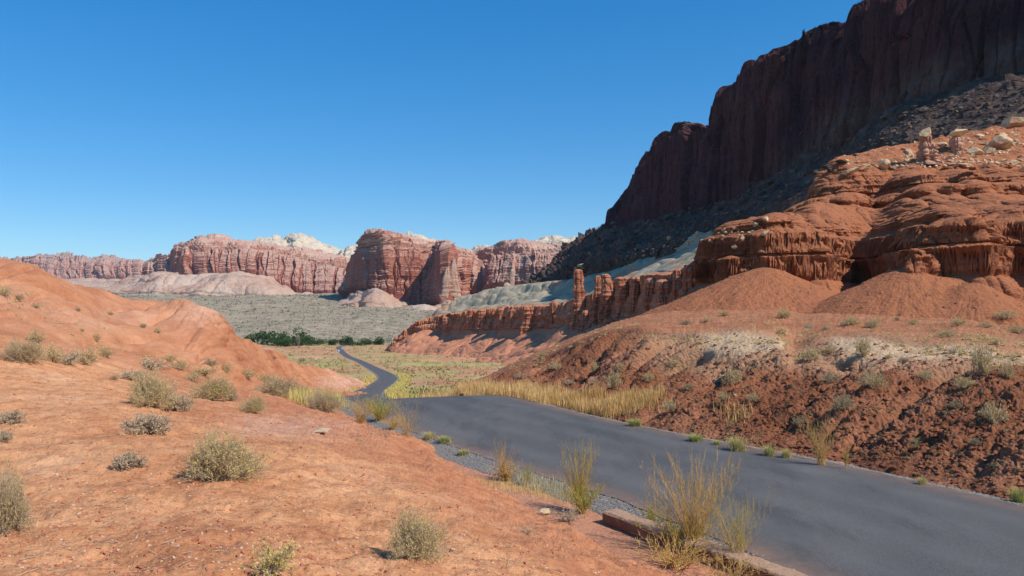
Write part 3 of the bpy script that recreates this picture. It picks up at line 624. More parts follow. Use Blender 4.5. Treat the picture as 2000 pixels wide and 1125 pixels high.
pc = [  # central butte
 [(668,575,2250),(690,563,2150),(720,557,1990),(750,563,1930),(790,578,1940),(815,590,1960),(845,590,1930),(870,582,1790),(890,590,1800),(915,575,1930),(960,565,1850),(1020,558,1760),(1100,540,1680),(1160,530,1640)],
 [(668,574,2300),(676,560,2280),(684,530,2230),(697,500,2150),(705,492,2110),(730,488,2040),(756,486,1975),(790,492,1985),(820,500,2000),(850,500,2060),(866,490,1990),(874,482,1850),(886,505,1850),(905,510,1990),(930,512,2010),(960,512,1930),(1000,510,1880),(1050,505,1800),(1100,505,1740),(1160,500,1700)],
 [(668,573,2350),(676,559,2320),(684,528,2280),(697,492,2200),(706,470,2150),(713,454,2130),(745,452,2040),(765,458,2060),(800,466,2120),(830,472,2180),(850,478,2220),(868,478,2180),(880,486,2150),(905,490,2190),(925,492,2220),(940,488,2200),(965,488,2160),(990,478,2120),(1015,474,2100),(1050,480,2060),(1100,486,2000),(1160,500,1950)],
 [(668,572,2400),(676,558,2370),(684,526,2330),(697,490,2250),(706,468,2210),(713,450,2190),(745,450,2120),(765,455,2180),(800,463,2280),(830,469,2340),(850,475,2380),(868,474,2380),(880,484,2360),(905,484,2380),(925,491,2400),(938,483,2400),(962,487,2380),(985,475,2330),(1012,466,2300),(1030,470,2300),(1060,476,2260),(1100,482,2200),(1160,498,2100)],
]
pc.insert(0, off(pc[0], -40, -60))
pc.append(off(pc[-1], 150, -10)); pc.append(off(pc[-1], 200, -250))
patch('mesa', pc, MT['mesa'], d_mesa(26, 75), 668, 1155, step=.9, key='mesaC', smooth=False, lin=True, mask=mk_mesa)
pb = [  # long mesa left of the butte
 [(280,538,3300),(340,532,3060),(370,537,2950),(400,534,2900),(450,530,2880),(500,536,2860),(550,556,2820),(600,570,2780),(650,578,2740),(720,580,2700)],
 [(280,520,3400),(312,514,3300),(338,508,3180),(343,486,3120),(365,490,3030),(400,494,2980),(440,492,3000),(480,494,2960),(520,502,2960),(560,512,2940),(600,520,2920),(650,528,2880),(720,540,2850)],
 [(280,516,3450),(312,503,3350),(330,502,3300),(338,500,3260),(343,482,3220),(365,478,3180),(390,470,3160),(430,474,3150),(480,482,3120),(520,486,3100),(560,490,3100),(600,496,3080),(650,505,3060),(720,520,3050)],
 [(280,514,3500),(312,501,3420),(330,501,3400),(338,499,3380),(343,480,3340),(368,474,3330),(384,462,3330),(420,458,3330),(450,464,3330),(490,471,3330),(540,479,3330),(600,488,3330),(640,496,3330),(690,508,3330),(720,515,3330)],
]
pb.insert(0, off(pb[0], -80, -100))
pb.append(off(pb[-1], 200, -10)); pb.append(off(pb[-1], 200, -300))
patch('mesa', pb, MT['mesa'], d_mesa(34, 100, 3100), 285, 715, step=.9, key='mesaB', smooth=False, lin=True, mask=mk_mesa)
pa = [
 [(-200,530,5200),(40,526,5000),(100,532,4850),(160,540,4800),(220,541,4750),(280,538,4700),(360,536,4600)],
 [(-200,512,5300),(40,510,5080),(70,507,5000),(125,505,4930),(160,512,4880),(220,516,4830),(280,514,4780),(360,512,4700)],
 [(-200,508,5500),(40,506,5350),(70,501,5300),(100,499,5300),(125,498,5300),(160,503,5250),(220,508,5200),(270,511,5150),(300,510,5100),(360,508,5000)],
]
pa.insert(0, off(pa[0], -80, -100))
pa.append(off(pa[-1], 300, -20)); pa.append(off(pa[-1], 300, -400))
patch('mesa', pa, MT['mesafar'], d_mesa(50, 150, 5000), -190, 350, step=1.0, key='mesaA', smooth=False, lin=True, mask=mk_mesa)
# terraces and talus aprons under the mesas
def d_apron(P, N, U, PYv, T):
    x, y, z = P[..., 0], P[..., 1], P[..., 2]
    d = 12*fbm(x, y, z, .006, 4)+2.5*fbm(x, y, z, .05, 3)
    d += 7*strata(z, .045, 5)
    d -= 9*(1-np.abs(noise3(x*.012+.2*T, T*.4, 1)))**4
    return d
ap = [
 [(60,560,2800),(200,562,2600),(300,566,2500),(370,566,2450),(450,574,2400),(540,580,2350),(640,586,2300)],
 [(60,545,3300),(150,548,3200),(220,552,3000),(270,545,2850),(300,540,2700),(350,548,2600),(390,552,2550),(430,548,2520),(480,545,2520),(520,556,2500),(560,570,2500),(640,582,2500)],
 [(60,542,3500),(150,543,3400),(220,544,3250),(265,536,3000),(300,530,2850),(330,530,2850),(370,537,2780),(400,535,2780),(450,531,2760),(500,537,2750),(540,552,2750),(590,570,2720),(640,580,2700)],
]
ap.insert(0, off(ap[0], -60, -60))
ap.append(off(ap[-1], 200, -5)); ap.append(off(ap[-1], 100, -80))
patch('talus_slope', ap, MT['apron'], d_apron, 65, 635, step=1.0, key='apronB', smooth=False)
ap2 = [
 [(640,596,1850),(680,590,1800),(720,592,1760),(780,600,1740),(830,603,1720),(900,604,1700),(960,604,1680)],
 [(640,592,1950),(670,578,1930),(700,566,1900),(730,560,1870),(760,566,1860),(790,582,1850),(820,596,1840),(845,598,1830),(860,588,1790),(878,584,1770),(895,594,1780),(960,602,1800)],
 [(640,590,2050),(670,572,2040),(700,560,1990),(730,555,1940),(760,562,1930),(790,578,1930),(820,592,1930),(845,594,1920),(860,584,1850),(878,580,1830),(895,590,1850),(960,600,1900)],
]
ap2.insert(0, off(ap2[0], -40, -50))
ap2.append(off(ap2[-1], 100, -5)); ap2.append(off(ap2[-1], 100, -80))
patch('talus_slope', ap2, MT['apron'], d_apron, 645, 955, step=1.0, key='apronC', smooth=False)
# white domes behind
def d_dome(P, N, U, PYv, T):
    x, y, z = P[..., 0], P[..., 1], P[..., 2]
    f1, f2, i = worley2(x/130, z/90); d = 45*(i-.5)+20*np.clip(.5-f1, 0, .5)
    f1, f2, i = worley2(x/45, z/40+3); return (d+16*(i-.5)+22*fbm(x, y, z, .012, 4))*.7
def dome(tops, Y):
    r = [[(a, 530, Y*.93) for a, b in tops], [(a, b+(530-b)*.45, Y*.96) for a, b in tops], [(a, b+4, Y) for a, b in tops], [(a, b, Y*1.04) for a, b in tops]]
    r.append(off(r[-1], 200, -300))
    patch('white_dome', r, MT['dome'], d_dome, tops[0][0], tops[-1][0], step=.9, smooth=False)
dome([(470,492),(490,482),(505,470),(520,463),(535,461),(548,466),(560,462),(575,457),(590,460),(610,467),(630,478),(648,484),(662,491),(668,498),(680,510)], 4200)
dome([(662,505),(671,492),(676,483),(690,478),(705,480),(720,490)], 3900)
dome([(770,475),(790,464),(812,461),(830,470),(845,474),(870,482),(880,490)], 3300)
dome([(920,490),(932,483),(950,482),(965,488),(975,495)], 3300)
dome([(1030,482),(1050,474),(1070,475),(1090,471),(1110,471),(1125,466),(1140,480),(1170,500)], 3300)
# ================================================================== things
bpy.context.view_layer.update(); DG = bpy.context.evaluated_depsgraph_get()
def hit(px, py, only=None):
    """where the line of sight through a point of the photograph meets the terrain"""
    d = Vector(((px-CX)/F, 1, (HZ-py)/F)).normalized(); o = Vector((0, 0, 0))
    for _ in range(5):
        ok, loc, nor, idx, ob, mt = scene.ray_cast(DG, o, d)
        if not ok: return None
        if only is None or ob.name.split('.')[0] in only: return loc
        o = loc+d*.05
    return loc
def drop(x, y, z=400):
    ok, loc, nor, idx, ob, mt = scene.ray_cast(DG, Vector((x, y, z)), Vector((0, 0, -1)))
    return (loc, nor, ob.name.split('.')[0]) if ok else (None, None, None)
def thing(name, label, cat, loc=(0, 0, 0), rz=0, group=None, sc=None):
    o = bpy.data.objects.new(name, None); C.objects.link(o); o.empty_display_size = .1
    o.location = loc; o.rotation_euler = (0, 0, rz); o['label'] = label; o['category'] = cat
    if group: o['group'] = group
    if sc: o.scale = sc
    return o
def copy_tree(o, parent=None):
    c = o.copy(); C.objects.link(c); c.parent = parent
    for ch in [k for k in bpy.data.objects if k.parent == o]: copy_tree(ch, c)
    return c
def tubes(p0, p1, r0, r1, k=3):
    p0 = np.asarray(p0, float); p1 = np.asarray(p1, float); r0 = np.asarray(r0, float); r1 = np.asarray(r1, float)
    d = p1-p0; d /= np.linalg.norm(d, axis=1)[:, None]+1e-9
    a = np.where(np.abs(d[:, 2:3]) < .9, [[0, 0, 1.]], [[1., 0, 0]]); u = np.cross(d, a); u /= np.linalg.norm(u, axis=1)[:, None]; v = np.cross(d, u)
    n = len(p0); V = np.zeros((n, 2*k, 3)); Fc = []
    for i in range(k):
        t = 2*math.pi*i/k; q = u*math.cos(t)+v*math.sin(t)
        V[:, i] = p0+q*r0[:, None]; V[:, k+i] = p1+q*r1[:, None]
    b = np.arange(n)[:, None]*2*k
    for i in range(k):
        j = (i+1) % k; Fc.append(np.concatenate([b+i, b+j, b+k+j, b+k+i], 1))
    return V.reshape(-1, 3), np.concatenate(Fc)
def leaves(P, size, rng, up=.3, narrow=.5):
    n = len(P); d = rng.normal(size=(n, 3)); d[:, 2] += up; d /= np.linalg.norm(d, axis=1)[:, None]
    a = rng.normal(size=(n, 3)); e = np.cross(d, a); e /= np.linalg.norm(e, axis=1)[:, None]+1e-9
    s = size*(.6+.8*rng.random(n))[:, None]
    V = np.stack([P, P+d*s*.5+e*s*narrow*.5, P+d*s, P+d*s*.5-e*s*narrow*.5], 1)
    return V.reshape(-1, 3), np.arange(n*4).reshape(n, 4)
def bush_geo(seed, stems, twigs, sub, nleaf, h=.85, leaf=.035, stem_r=.012, lean=.2, narrow=.5, wild=.16):
    """a dome of forked stems one unit in radius, with small leaves along the outer twigs"""
    rng = np.random.default_rng(seed); S0 = []; S1 = []; R0 = []; R1 = []; L = []
    for i in range(stems):
        az = rng.random()*2*math.pi; el = math.asin(rng.random()**.8*.97+.03)
        lump = .74+.42*noise3(math.cos(az)*1.5+seed, math.sin(az)*1.5, el*1.3)
        tip = np.array([math.cos(el)*math.cos(az), math.cos(el)*math.sin(az), h*math.sin(el)])*(lump+.12*rng.random())
        b = np.append(rng.normal(size=2)*.07, -.03); pts = []
        for k in range(5):
            t = k/4; p = b*(1-t)+tip*t+np.array([0, 0, lean*math.sin(math.pi*t)*.5])*math.cos(el); pts.append(p+rng.normal(size=3)*.03*(k > 0))
        for k in range(4): S0.append(pts[k]); S1.append(pts[k+1]); R0.append(stem_r*(1-.2*k)); R1.append(stem_r*(.8-.2*k))
        for _ in range(twigs):
            t = .3+.7*rng.random(); k = min(3, int(t*4)); q = pts[k]+(pts[k+1]-pts[k])*(t*4-k)
            d = tip/np.linalg.norm(tip)+rng.normal(size=3)*.55+np.array([0, 0, .25]); d /= np.linalg.norm(d); l = wild*(.6+rng.random())
            e = q+d*l; S0.append(q); S1.append(e); R0.append(stem_r*.4); R1.append(stem_r*.22)
            for _ in range(sub):
                t2 = .3+.7*rng.random(); q2 = q+(e-q)*t2; d2 = d+rng.normal(size=3)*.6; d2 /= np.linalg.norm(d2); e2 = q2+d2*l*.6
                S0.append(q2); S1.append(e2); R0.append(stem_r*.25); R1.append(stem_r*.15)
                for _ in range(nleaf): L.append(q2+(e2-q2)*rng.random()+rng.normal(size=3)*.006)
    V, Fc = tubes(S0, S1, R0, R1); LV, LF = leaves(np.array(L), leaf, rng, narrow=narrow)
    return V, Fc, LV, LF
MT['twig'] = m_plain('dry grey brown twigs', (.40, .28, .18), c2=(.54, .42, .29), scale=20)
MT['palewig'] = m_plain('bleached twigs', (.50, .40, .29), c2=(.36, .26, .18), scale=20)
MT['goldtwig'] = m_plain('golden dry stems', (.62, .40, .13), c2=(.48, .27, .08), scale=9)
MT['leafgreen'] = m_leaf('yellow green leaves', (.52, .43, .13), (.70, .54, .18))
MT['leafsage'] = m_leaf('grey sage leaves', (.54, .42, .17), (.68, .52, .24))
MT['leafdry'] = m_leaf('dry pale leaves', (.62, .50, .33), (.50, .37, .23))
MT['leafdark'] = m_leaf('dull olive leaves', (.30, .24, .12), (.42, .33, .18))
MT['leafgold'] = m_leaf('golden seed heads', (.70, .50, .20), (.56, .38, .14))
MT['leaflime'] = m_leaf('lime green leaves', (.40, .42, .07), (.28, .32, .06))
MT['leafrust'] = m_leaf('rust coloured seed heads', (.45, .17, .07), (.55, .30, .12))
MT['treeleaf'] = m_leaf('cottonwood leaves', (.035, .085, .022), (.08, .14, .035), scale=.4)
MT['treepale'] = m_leaf('grey poplar leaves', (.22, .23, .16), (.30, .28, .2), scale=.4)
MT['bark'] = m_plain('tree bark', (.16, .12, .09))
BUSH = {}
def kind(name, geo, tw, lf):
    V, Fc, LV, LF = geo
    BUSH[name] = (mesh_np('branches', V, Fc, MT[tw], link=False), mesh_np('foliage', LV, LF, MT[lf], smooth=False, link=False))
for i in range(2):
    kind('green%d' % i, bush_geo(10+i, 120, 8, 3, 2, .85, .040, stem_r=.010, wild=.22), 'twig', 'leafgreen')
    kind('sage%d' % i, bush_geo(20+i, 130, 8, 3, 2, .75, .036, stem_r=.010, wild=.22), 'twig', 'leafsage')
    kind('dry%d' % i, bush_geo(30+i, 60, 6, 3, 4, .6, .055, stem_r=.020, narrow=.7), 'palewig', 'leafdry')
kind('open', bush_geo(40, 46, 5, 2, 3, .9, .075, stem_r=.013), 'palewig', 'leafgreen')
for i in range(3):
    kind('fsage%d' % i, bush_geo(50+i, 60, 5, 2, 2, .8, .085, stem_r=.014, narrow=.4), 'twig', 'leafsage')
    kind('fdark%d' % i, bush_geo(60+i, 60, 5, 2, 2, .75, .085, stem_r=.014, narrow=.4), 'twig', 'leafdark')
    kind('fdry%d' % i, bush_geo(70+i, 45, 5, 2, 3, .6, .085, stem_r=.018, narrow=.4), 'palewig', 'leafdry')
def put_bush(px, py, wpx, hpx, kd, label, group=None, cat='shrub'):
    p = hit(px, py)
    if p is None: return
    if kd+'0' in BUSH: kd += str(int(px+py) % (3 if kd[0] == 'f' else 2))
    r = wpx/F*p.y/2*1.05; hh = hpx/F*p.y; h0 = {'g': .95, 's': .88, 'd': .72, 'o': 1.05}.get(kd[0], .9)
    t = thing('shrub', label, cat, p-Vector((0, 0, .01)), random.random()*6.28, group, (r*(.85+.3*random.random()), r*(.85+.3*random.random()), hh/h0))
    for n, me in zip(('branches', 'foliage'), BUSH[kd]):
        o = bpy.data.objects.new(n, me); C.objects.link(o); o.parent = t
    return t
# foreground shrubs, each one with its own words
for a in [
 (440,935,165,100,'green','large bushy yellow green shrub in the open red ground, the biggest near the camera'),
 (815,1088,125,100,'green','round olive green shrub on the red bank left of the low wall'),
 (530,1122,125,85,'open','sparse leafy shrub with bare pale stems at the bottom edge of the picture'),
 (12,1035,120,130,'sage','grey green shrub cut by the left edge with long dead stems lying beside it'),
 (250,916,76,38,'dry','small dry pale shrub with woody forked base left of the large yellow green shrub'),
 (22,827,54,28,'dry','low dry whitish shrub at the left edge, the upper of two'),
 (8,862,36,26,'dry','tiny brown dry shrub at the left edge, the lower of two'),
 (292,848,98,46,'dry','wide pale dry shrub with dark bare twigs below, in front of the tallest green one'),
 (298,795,105,78,'green','tall green and brown shrub, tallest of the cluster at the foot of the left hill'),
 (350,802,58,36,'dry','bleached twiggy shrub leaning against the tallest green one'),
 (415,782,92,52,'green','broad green shrub just right of the bleached twiggy one'),
 (452,783,42,30,'fdark','small dark shrub tucked against the right side of the broad green one'),
 (493,806,62,36,'green','small round shrub alone below the row at the foot of the left hill'),
 (540,772,88,40,'sage','flat spreading grey green shrub above the pale stones'),
 (588,780,60,30,'sage','low grey brown shrub at the right end of the flat spreading one'),
 (632,803,78,42,'sage','purplish brown shrub on the edge of the bank beside yellow roadside grass'),
 (45,706,78,46,'sage','large grey twiggy shrub, leftmost in the row at the foot of the left hill'),
 (72,668,46,30,'fsage','grey shrub standing above the row near the left edge'),
 (104,708,54,44,'fsage','grey green shrub second from the left in the row under the left hill'),
 (135,712,50,42,'fdry','yellowish shrub in the middle of the dense row under the left hill'),
 (168,712,58,42,'fsage','dark grey shrub near the right end of the dense row under the left hill'),
 (206,698,32,28,'fsage','small grey shrub ending the dense row under the left hill'),
 (188,665,24,18,'fsage','faint grey shrub alone on the slope above the dense row'),
 (222,742,22,12,'fdark','very small dark shrub left of the tallest green one'),
 (256,742,56,32,'fdry','dry yellowish shrub behind the tallest green one'),
 (300,722,70,34,'fdry','pale spreading shrub behind and above the tallest green one'),
 (352,722,44,24,'fsage','green grey shrub in the line that climbs the middle of the left hill foot'),
 (330,706,40,18,'fsage','low shrub topmost in the line at the left hill foot'),
 (412,716,36,20,'fdark','small olive shrub where the smooth slope of the left hill begins'),
 (442,728,28,24,'fsage','narrow grey shrub right of the small olive one'),
 (398,733,56,20,'fsage','flat grey shrub below the small olive one'),
 (482,738,50,24,'fsage','grey shrub near the right end of the line at the left hill foot'),
 (520,748,44,24,'fsage','brown grey shrub behind the flat spreading one'),
 (375,745,40,22,'fsage','small grey shrub just behind the broad green one'),
 (8,578,30,26,'fsage','grey shrub on the left hill slope at the very left edge'),
 (36,586,26,14,'fdark','small dark shrub second from the left edge on the left hill slope'),
 (70,600,20,10,'fsage','low grey shrub on the left hill slope right of a dark pair'),
 (152,608,15,10,'fdark','lone dark shrub high on the smooth left hill slope'),
 (215,615,18,11,'fsage','lone grey green shrub high on the left hill slope left of its knob'),
 (280,640,16,11,'fdark','little shrub in the hollow left of the left hill knob'),
 (308,650,22,13,'fsage','grey green shrub just below the hollow of the left hill'),
 (160,647,14,8,'fsage','tiny faded shrub mid slope on the left hill'),
 (535,702,16,10,'fdark','small dark shrub on the lower right flank of the left hill'),
 (590,706,22,9,'fdark','dark scrubby plant near the nose of the left hill')]: put_bush(*a)
# shrubs on the terrace and the roadside bank to the right
for a in [
 (1531,622,38,26,'fsage','rounded grey shrub standing at the foot of the left clay cone'),
 (1415,617,26,14,'fsage','small grey shrub on the terrace left of the rounded one under the clay cone'),
 (1380,628,22,12,'fsage','flat grey shrub at the left end of the terrace'),
 (1340,634,26,12,'fdark','dark low shrub where the terrace meets the narrow end of the bank'),
 (1660,634,48,20,'fsage','wide low green shrub in the middle of the terrace'),
 (1704,640,36,26,'fsage','taller green shrub right beside the wide low one on the terrace'),
 (1752,626,20,9,'fdark','tiny shrub on the terrace in front of the central clay cone'),
 (1784,634,24,14,'fsage','small grey shrub in front of the central clay cone, right of a tiny one'),
 (1524,655,24,20,'fsage','grey shrub at the lip above the pale bulging clay'),
 (1580,642,20,14,'fdry','pale shrub on the terrace just left of a similar one'),
 (1612,644,24,12,'fdry','pale shrub on the terrace just right of a similar one'),
 (1848,658,40,20,'fsage','spreading shrub at the right of the terrace above the pale band'),
 (1872,636,38,20,'fsage','green shrub behind the spreading one, at the foot of the small mound'),
 (1962,622,44,22,'fsage','green shrub on top of the small mound by the right edge'),
 (1990,652,44,24,'fsage','grey shrub at the right edge of the terrace'),
 (1926,640,36,16,'fsage','low shrub on the flank of the small mound'),
 (1945,672,28,16,'fsage','small shrub right of the tall shrub pair, on the pale band'),
 (1430,748,46,36,'fsage','round grey shrub half way up the bank with a long shadow to its left'),
 (1198,756,34,42,'fsage','tall narrow grey shrub at the left part of the bank'),
 (1162,726,22,26,'fsage','small upright shrub on the crest slope left of the narrow one'),
 (1085,722,30,20,'fsage','grey shrub on the low end of the bank'),
 (1060,697,18,16,'fsage','tiny shrub on the skyline of the low end of the bank'),
 (1266,744,30,20,'fsage','dull shrub right of the narrow one on the bank'),
 (1312,716,32,20,'fsage','faint green shrub under the row of shadowed notches'),
 (1210,722,26,18,'fsage','pale shrub above the tall narrow one'),
 (1582,704,50,30,'fsage','green shrub growing in the notch between the two pale bands'),
 (1622,690,38,22,'fsage','green shrub on the pale clay right of the notch'),
 (1686,696,34,46,'fsage','upright green shrub on the edge of the right pale band'),
 (1702,756,54,40,'fsage','broad green shrub on the red slope below the upright one'),
 (1622,746,52,24,'fdark','dark spreading shrub left of the broad green one, its shadow streaming down left'),
 (1806,742,30,26,'fsage','small grey shrub in the middle of the red slope'),
 (1886,758,52,30,'fsage','low green shrub at the foot of the tall pair'),
 (1918,734,46,76,'fsage','tallest shrub on the right slope, a narrow stacked green one'),
 (1968,738,34,30,'fsage','grey shrub right of the tallest one on the right slope'),
 (1942,826,66,52,'fsage','large faded shrub low on the right slope with a dark hollow below it'),
 (1645,800,56,36,'fdark','brown shrub above the tall roadside bush on the bank'),
 (1310,802,40,24,'fsage','grey shrub low on the bank near the road, left part'),
 (1412,780,30,20,'fsage','small shrub low on the bank under the round grey one'),
 (1470,782,30,20,'fsage','small dull shrub low on the bank right of its twin'),
 (1345,762,26,18,'fdark','dark little shrub between the narrow and the round shrub'),
 (1790,872,34,24,'fsage','green tuft shrub near the deep gully in the bank'),
 (1905,868,34,18,'fdark','dark low shrub on the lower right slope'),
 (1560,830,34,20,'fdark','dark low shrub left of the tall roadside bush'),
 (1866,795,30,16,'fdark','small brown shrub on the red slope right of centre'),
 (1735,700,20,12,'fsage','very small shrub on the right pale band'),
 (1860,690,24,14,'fdry','dry shrub on the right pale band, left of the tallest shrub'),
 (1765,706,26,16,'fdry','dry shrub just below the right pale band'),
 (1110,752,36,18,'fdry','dry low shrub near the golden grass at the low end of the bank'),
 (1015,738,30,14,'fdry','dry shrub on the reddish mound end beside the valley'),
 (1160,748,22,14,'fdry','dry shrub between the narrow shrub and the golden grass')]: put_bush(*a)

# ---- tall roadside weeds and tufts
def weed_geo(seed, stems, h, spread, br, leafn, leaf, r=.010, droop=0.0):
    rng = np.random.default_rng(seed); S0 = []; S1 = []; R0 = []; R1 = []; L = []
    for i in range(stems):
        az = rng.random()*6.283; b = np.append(rng.normal(size=2)*spread*.12, -.03); H = h*(.5+.5*rng.random()); s = 1.55*spread*rng.random()**.6
        pts = []
        for k in range(8):
            t = k/7; pts.append(b+np.array([math.cos(az)*s*t**1.4, math.sin(az)*s*t**1.4, H*(t-droop*t**3)])+rng.normal(size=3)*.010*(k > 0))
        for k in range(7): S0.append(pts[k]); S1.append(pts[k+1]); R0.append(r*(1-.12*k)); R1.append(r*(.88-.12*k))
        for _ in range(br):
            t = .25+.75*rng.random(); k = min(6, int(t*7)); q = pts[k]; d = np.array([math.cos(az)*.3, math.sin(az)*.3, 1])+rng.normal(size=3)*.35; d /= np.linalg.norm(d); l = h*.17*(.4+rng.random())
            e = q+d*l; S0.append(q); S1.append(e); R0.append(r*.4); R1.append(r*.2)
            for _ in range(leafn): L.append(q+(e-q)*rng.random())
    V, Fc = tubes(S0, S1, R0, R1)
    LV, LF = leaves(np.array(L), leaf, rng, up=1.2, narrow=.3)
    return V, Fc, LV, LF
def tuft_geo(seed, n, h=1.0, spread=.5, w=.02, lean=.5):
    rng = np.random.default_rng(seed); az = rng.random(n)*6.283; s = rng.random(n)**.7*spread; H = h*(.45+.55*rng.random(n)); b = rng.normal(size=(n, 2))*spread*.25
    d = np.stack([np.cos(az), np.sin(az)], 1); e = np.stack([-np.sin(az), np.cos(az)], 1)*w; V = []
    for t, ww in ((0, 1), (.5, .8), (1, .12)):
        c = b+d*(s*t**1.7)[:, None]; z = H*(t-.25*lean*t**3)
        V.append(np.column_stack([c-e*ww, z])); V.append(np.column_stack([c+e*ww, z]))
    V = np.stack(V, 1).reshape(-1, 3); o = np.arange(n)[:, None]*6
    return V, np.concatenate([o+[[0, 1, 3, 2]], o+[[2, 3, 5, 4]]])
def plant(name, label, px, py, wpx, hpx, geo, m1, m2, cat='weed', group=None, parts=('stems', 'seed_heads')):
    p = hit(px, py); wv, hv = wpx/F*p.y/2, hpx/F*p.y
    t = thing(name, label, cat, p, 0, group, (wv, wv, hv))
    V, Fc, LV, LF = geo
    mesh_np(parts[0], V, Fc, MT[m1], parent=t)
    if LV is not None: mesh_np(parts[1], LV, LF, MT[m2], parent=t, smooth=False)
    return t
plant('tall_weed', 'tall golden feathery weed behind the low wall, the largest of the roadside weeds', 1352, 1075, 165, 205, weed_geo(1, 78, 1.0, .85, 15, 3, .024, .0058), 'goldtwig', 'leafgold')
plant('tall_weed', 'airy yellow green weed right of the largest golden one, against the asphalt', 1440, 1098, 120, 170, weed_geo(2, 44, .95, .9, 12, 4, .030, .0052), 'goldtwig', 'leaflime')
plant('tall_weed', 'golden weed drooping over the front face of the low wall', 1320, 1108, 170, 95, weed_geo(3, 55, .8, 1.1, 8, 2, .05, .012, .2), 'goldtwig', 'leafgold')
plant('tall_weed', 'yellow green weed with tall thin plumes left of the end of the low wall', 1132, 1000, 84, 150, weed_geo(4, 70, 1.0, .7, 11, 3, .034, .0065), 'goldtwig', 'leaflime')
plant('tall_weed', 'rust red weed on the gravel edge, leftmost of the near roadside weeds', 982, 938, 70, 84, weed_geo(5, 34, 1.0, .75, 7, 2, .04, .008), 'goldtwig', 'leafrust')
plant('tall_weed', 'small green weed beside the rust red one', 1030, 948, 32, 46, weed_geo(6, 20, 1.0, .7, 7, 4, .09, .014), 'goldtwig', 'leaflime')
plant('tall_weed', 'short green weed at the left end of the low wall', 1272, 1030, 52, 52, weed_geo(7, 30, 1.0, .8, 8, 5, .08, .014), 'goldtwig', 'leaflime')
plant('tall_weed', 'wispy golden grass clump on the road edge, left of the asphalt', 795, 852, 84, 82, weed_geo(8, 46, 1.0, .8, 4, 1, .035, .006), 'goldtwig', 'leafgold')
plant('tall_weed', 'yellow grass clump on the bank edge beside the purplish shrub', 705, 826, 78, 62, weed_geo(9, 60, 1.0, .8, 5, 2, .04, .007), 'goldtwig', 'leafgold')
plant('tall_weed', 'bushy lime green growth round the foot of the plumed weed left of the low wall', 1140, 1004, 80, 80, weed_geo(24, 60, .9, .9, 9, 5, .06, .009), 'goldtwig', 'leaflime')
plant('tall_weed', 'lime green growth at the foot of the largest golden weed', 1330, 1072, 150, 85, weed_geo(25, 60, .9, .9, 9, 5, .045, .008), 'goldtwig', 'leaflime')
plant('tall_weed', 'dense golden growth at the foot of the rust red weed', 990, 940, 62, 46, weed_geo(26, 50, .9, .9, 9, 4, .07, .012), 'goldtwig', 'leafgold')
plant('tall_weed', 'leafy yellow green clump on the near road edge right of the purplish shrub', 742, 822, 74, 56, weed_geo(27, 70, .9, .9, 8, 4, .06, .009), 'goldtwig', 'leaflime')
plant('tall_weed', 'short straw clump between two yellow clumps at the near road edge', 768, 838, 50, 34, weed_geo(28, 60, .9, .9, 6, 3, .07, .010), 'goldtwig', 'leafgold')
plant('tall_weed', 'low drooping tan weed tangled on the soil below the yellow green plumed weed', 1106, 1018, 80, 40, weed_geo(14, 40, .8, 1.0, 7, 3, .08, .015, .3), 'palewig', 'leafdry')
plant('tall_weed', 'dry brown weed lying at the mouth of the hollow by the low wall', 1030, 1042, 46, 30, weed_geo(15, 24, .8, 1.0, 6, 2, .08, .016, .3), 'twig', 'leafdry')
plant('tall_weed', 'straggling yellow weed in the right corner before the low wall', 1420, 1150, 130, 90, weed_geo(16, 36, .9, 1.0, 8, 3, .06, .011, .15), 'goldtwig', 'leafgold')
plant('tall_weed', 'tall tan bare stemmed bush at the far road edge under the bank', 1604, 908, 88, 108, weed_geo(10, 60, 1.0, .7, 8, 1, .03, .006), 'goldtwig', 'leafdry')
plant('tall_weed', 'thin green stalked weed right of the tall tan bush', 1652, 916, 26, 52, weed_geo(11, 6, 1.0, .5, 9, 5, .10, .018), 'goldtwig', 'leaflime')
plant('tall_weed', 'dry single stalk weed between two grass tufts on the far road edge', 1479, 880, 14, 50, weed_geo(12, 4, 1.0, .4, 8, 3, .10, .025), 'goldtwig', 'leafdry')
MT['strawtuft'] = m_leaf('straw coloured grass', (.62, .50, .22), (.42, .42, .14))
MT['greentuft'] = m_leaf('fresh green grass', (.36, .38, .11), (.50, .46, .18))
def tuft(label, px, py, w, h, mt, seed):
    p = hit(px, py); V, Fc = tuft_geo(seed, 420, 1, 1.0, .016)
    o = mesh_np('grass_tuft', V, Fc, MT[mt], smooth=False); o.location = p; o.scale = (w/F*p.y/2, w/F*p.y/2, h/F*p.y)
    o['label'] = label; o['category'] = 'grass tuft'
for q, a in enumerate([
 ('rounded straw coloured grass tuft on the far road edge, largest of its row', 1440, 880, 52, 34, 'strawtuft'),
 ('grass tuft of green and straw blades just right of the largest one', 1502, 890, 34, 26, 'strawtuft'),
 ('thin pale grass tuft at the right end of the row by the tall tan bush', 1536, 894, 28, 22, 'strawtuft'),
 ('flat bright green grass tuft on the far road edge left of the straw one', 1358, 862, 44, 18, 'greentuft'),
 ('tiny green grass tuft between the flat green one and the straw one', 1400, 868, 22, 10, 'greentuft'),
 ('green grass tuft at the right edge of the picture beside the asphalt', 1988, 982, 46, 38, 'greentuft'),
 ('small straw tuft near the deep gully by the asphalt', 1800, 946, 24, 18, 'strawtuft'),
 ('short green grass tuft where the golden grass strip ends', 1240, 832, 40, 18, 'greentuft'),
 ('small green sprig on the near gravel edge', 868, 864, 36, 16, 'greentuft'),
 ('green sprig on the near gravel edge further from the wispy clump', 905, 888, 30, 12, 'greentuft'),
 ('straw sprig on the near gravel edge under the wispy clump', 838, 858, 34, 18, 'strawtuft')]): tuft(*a, 100+q)

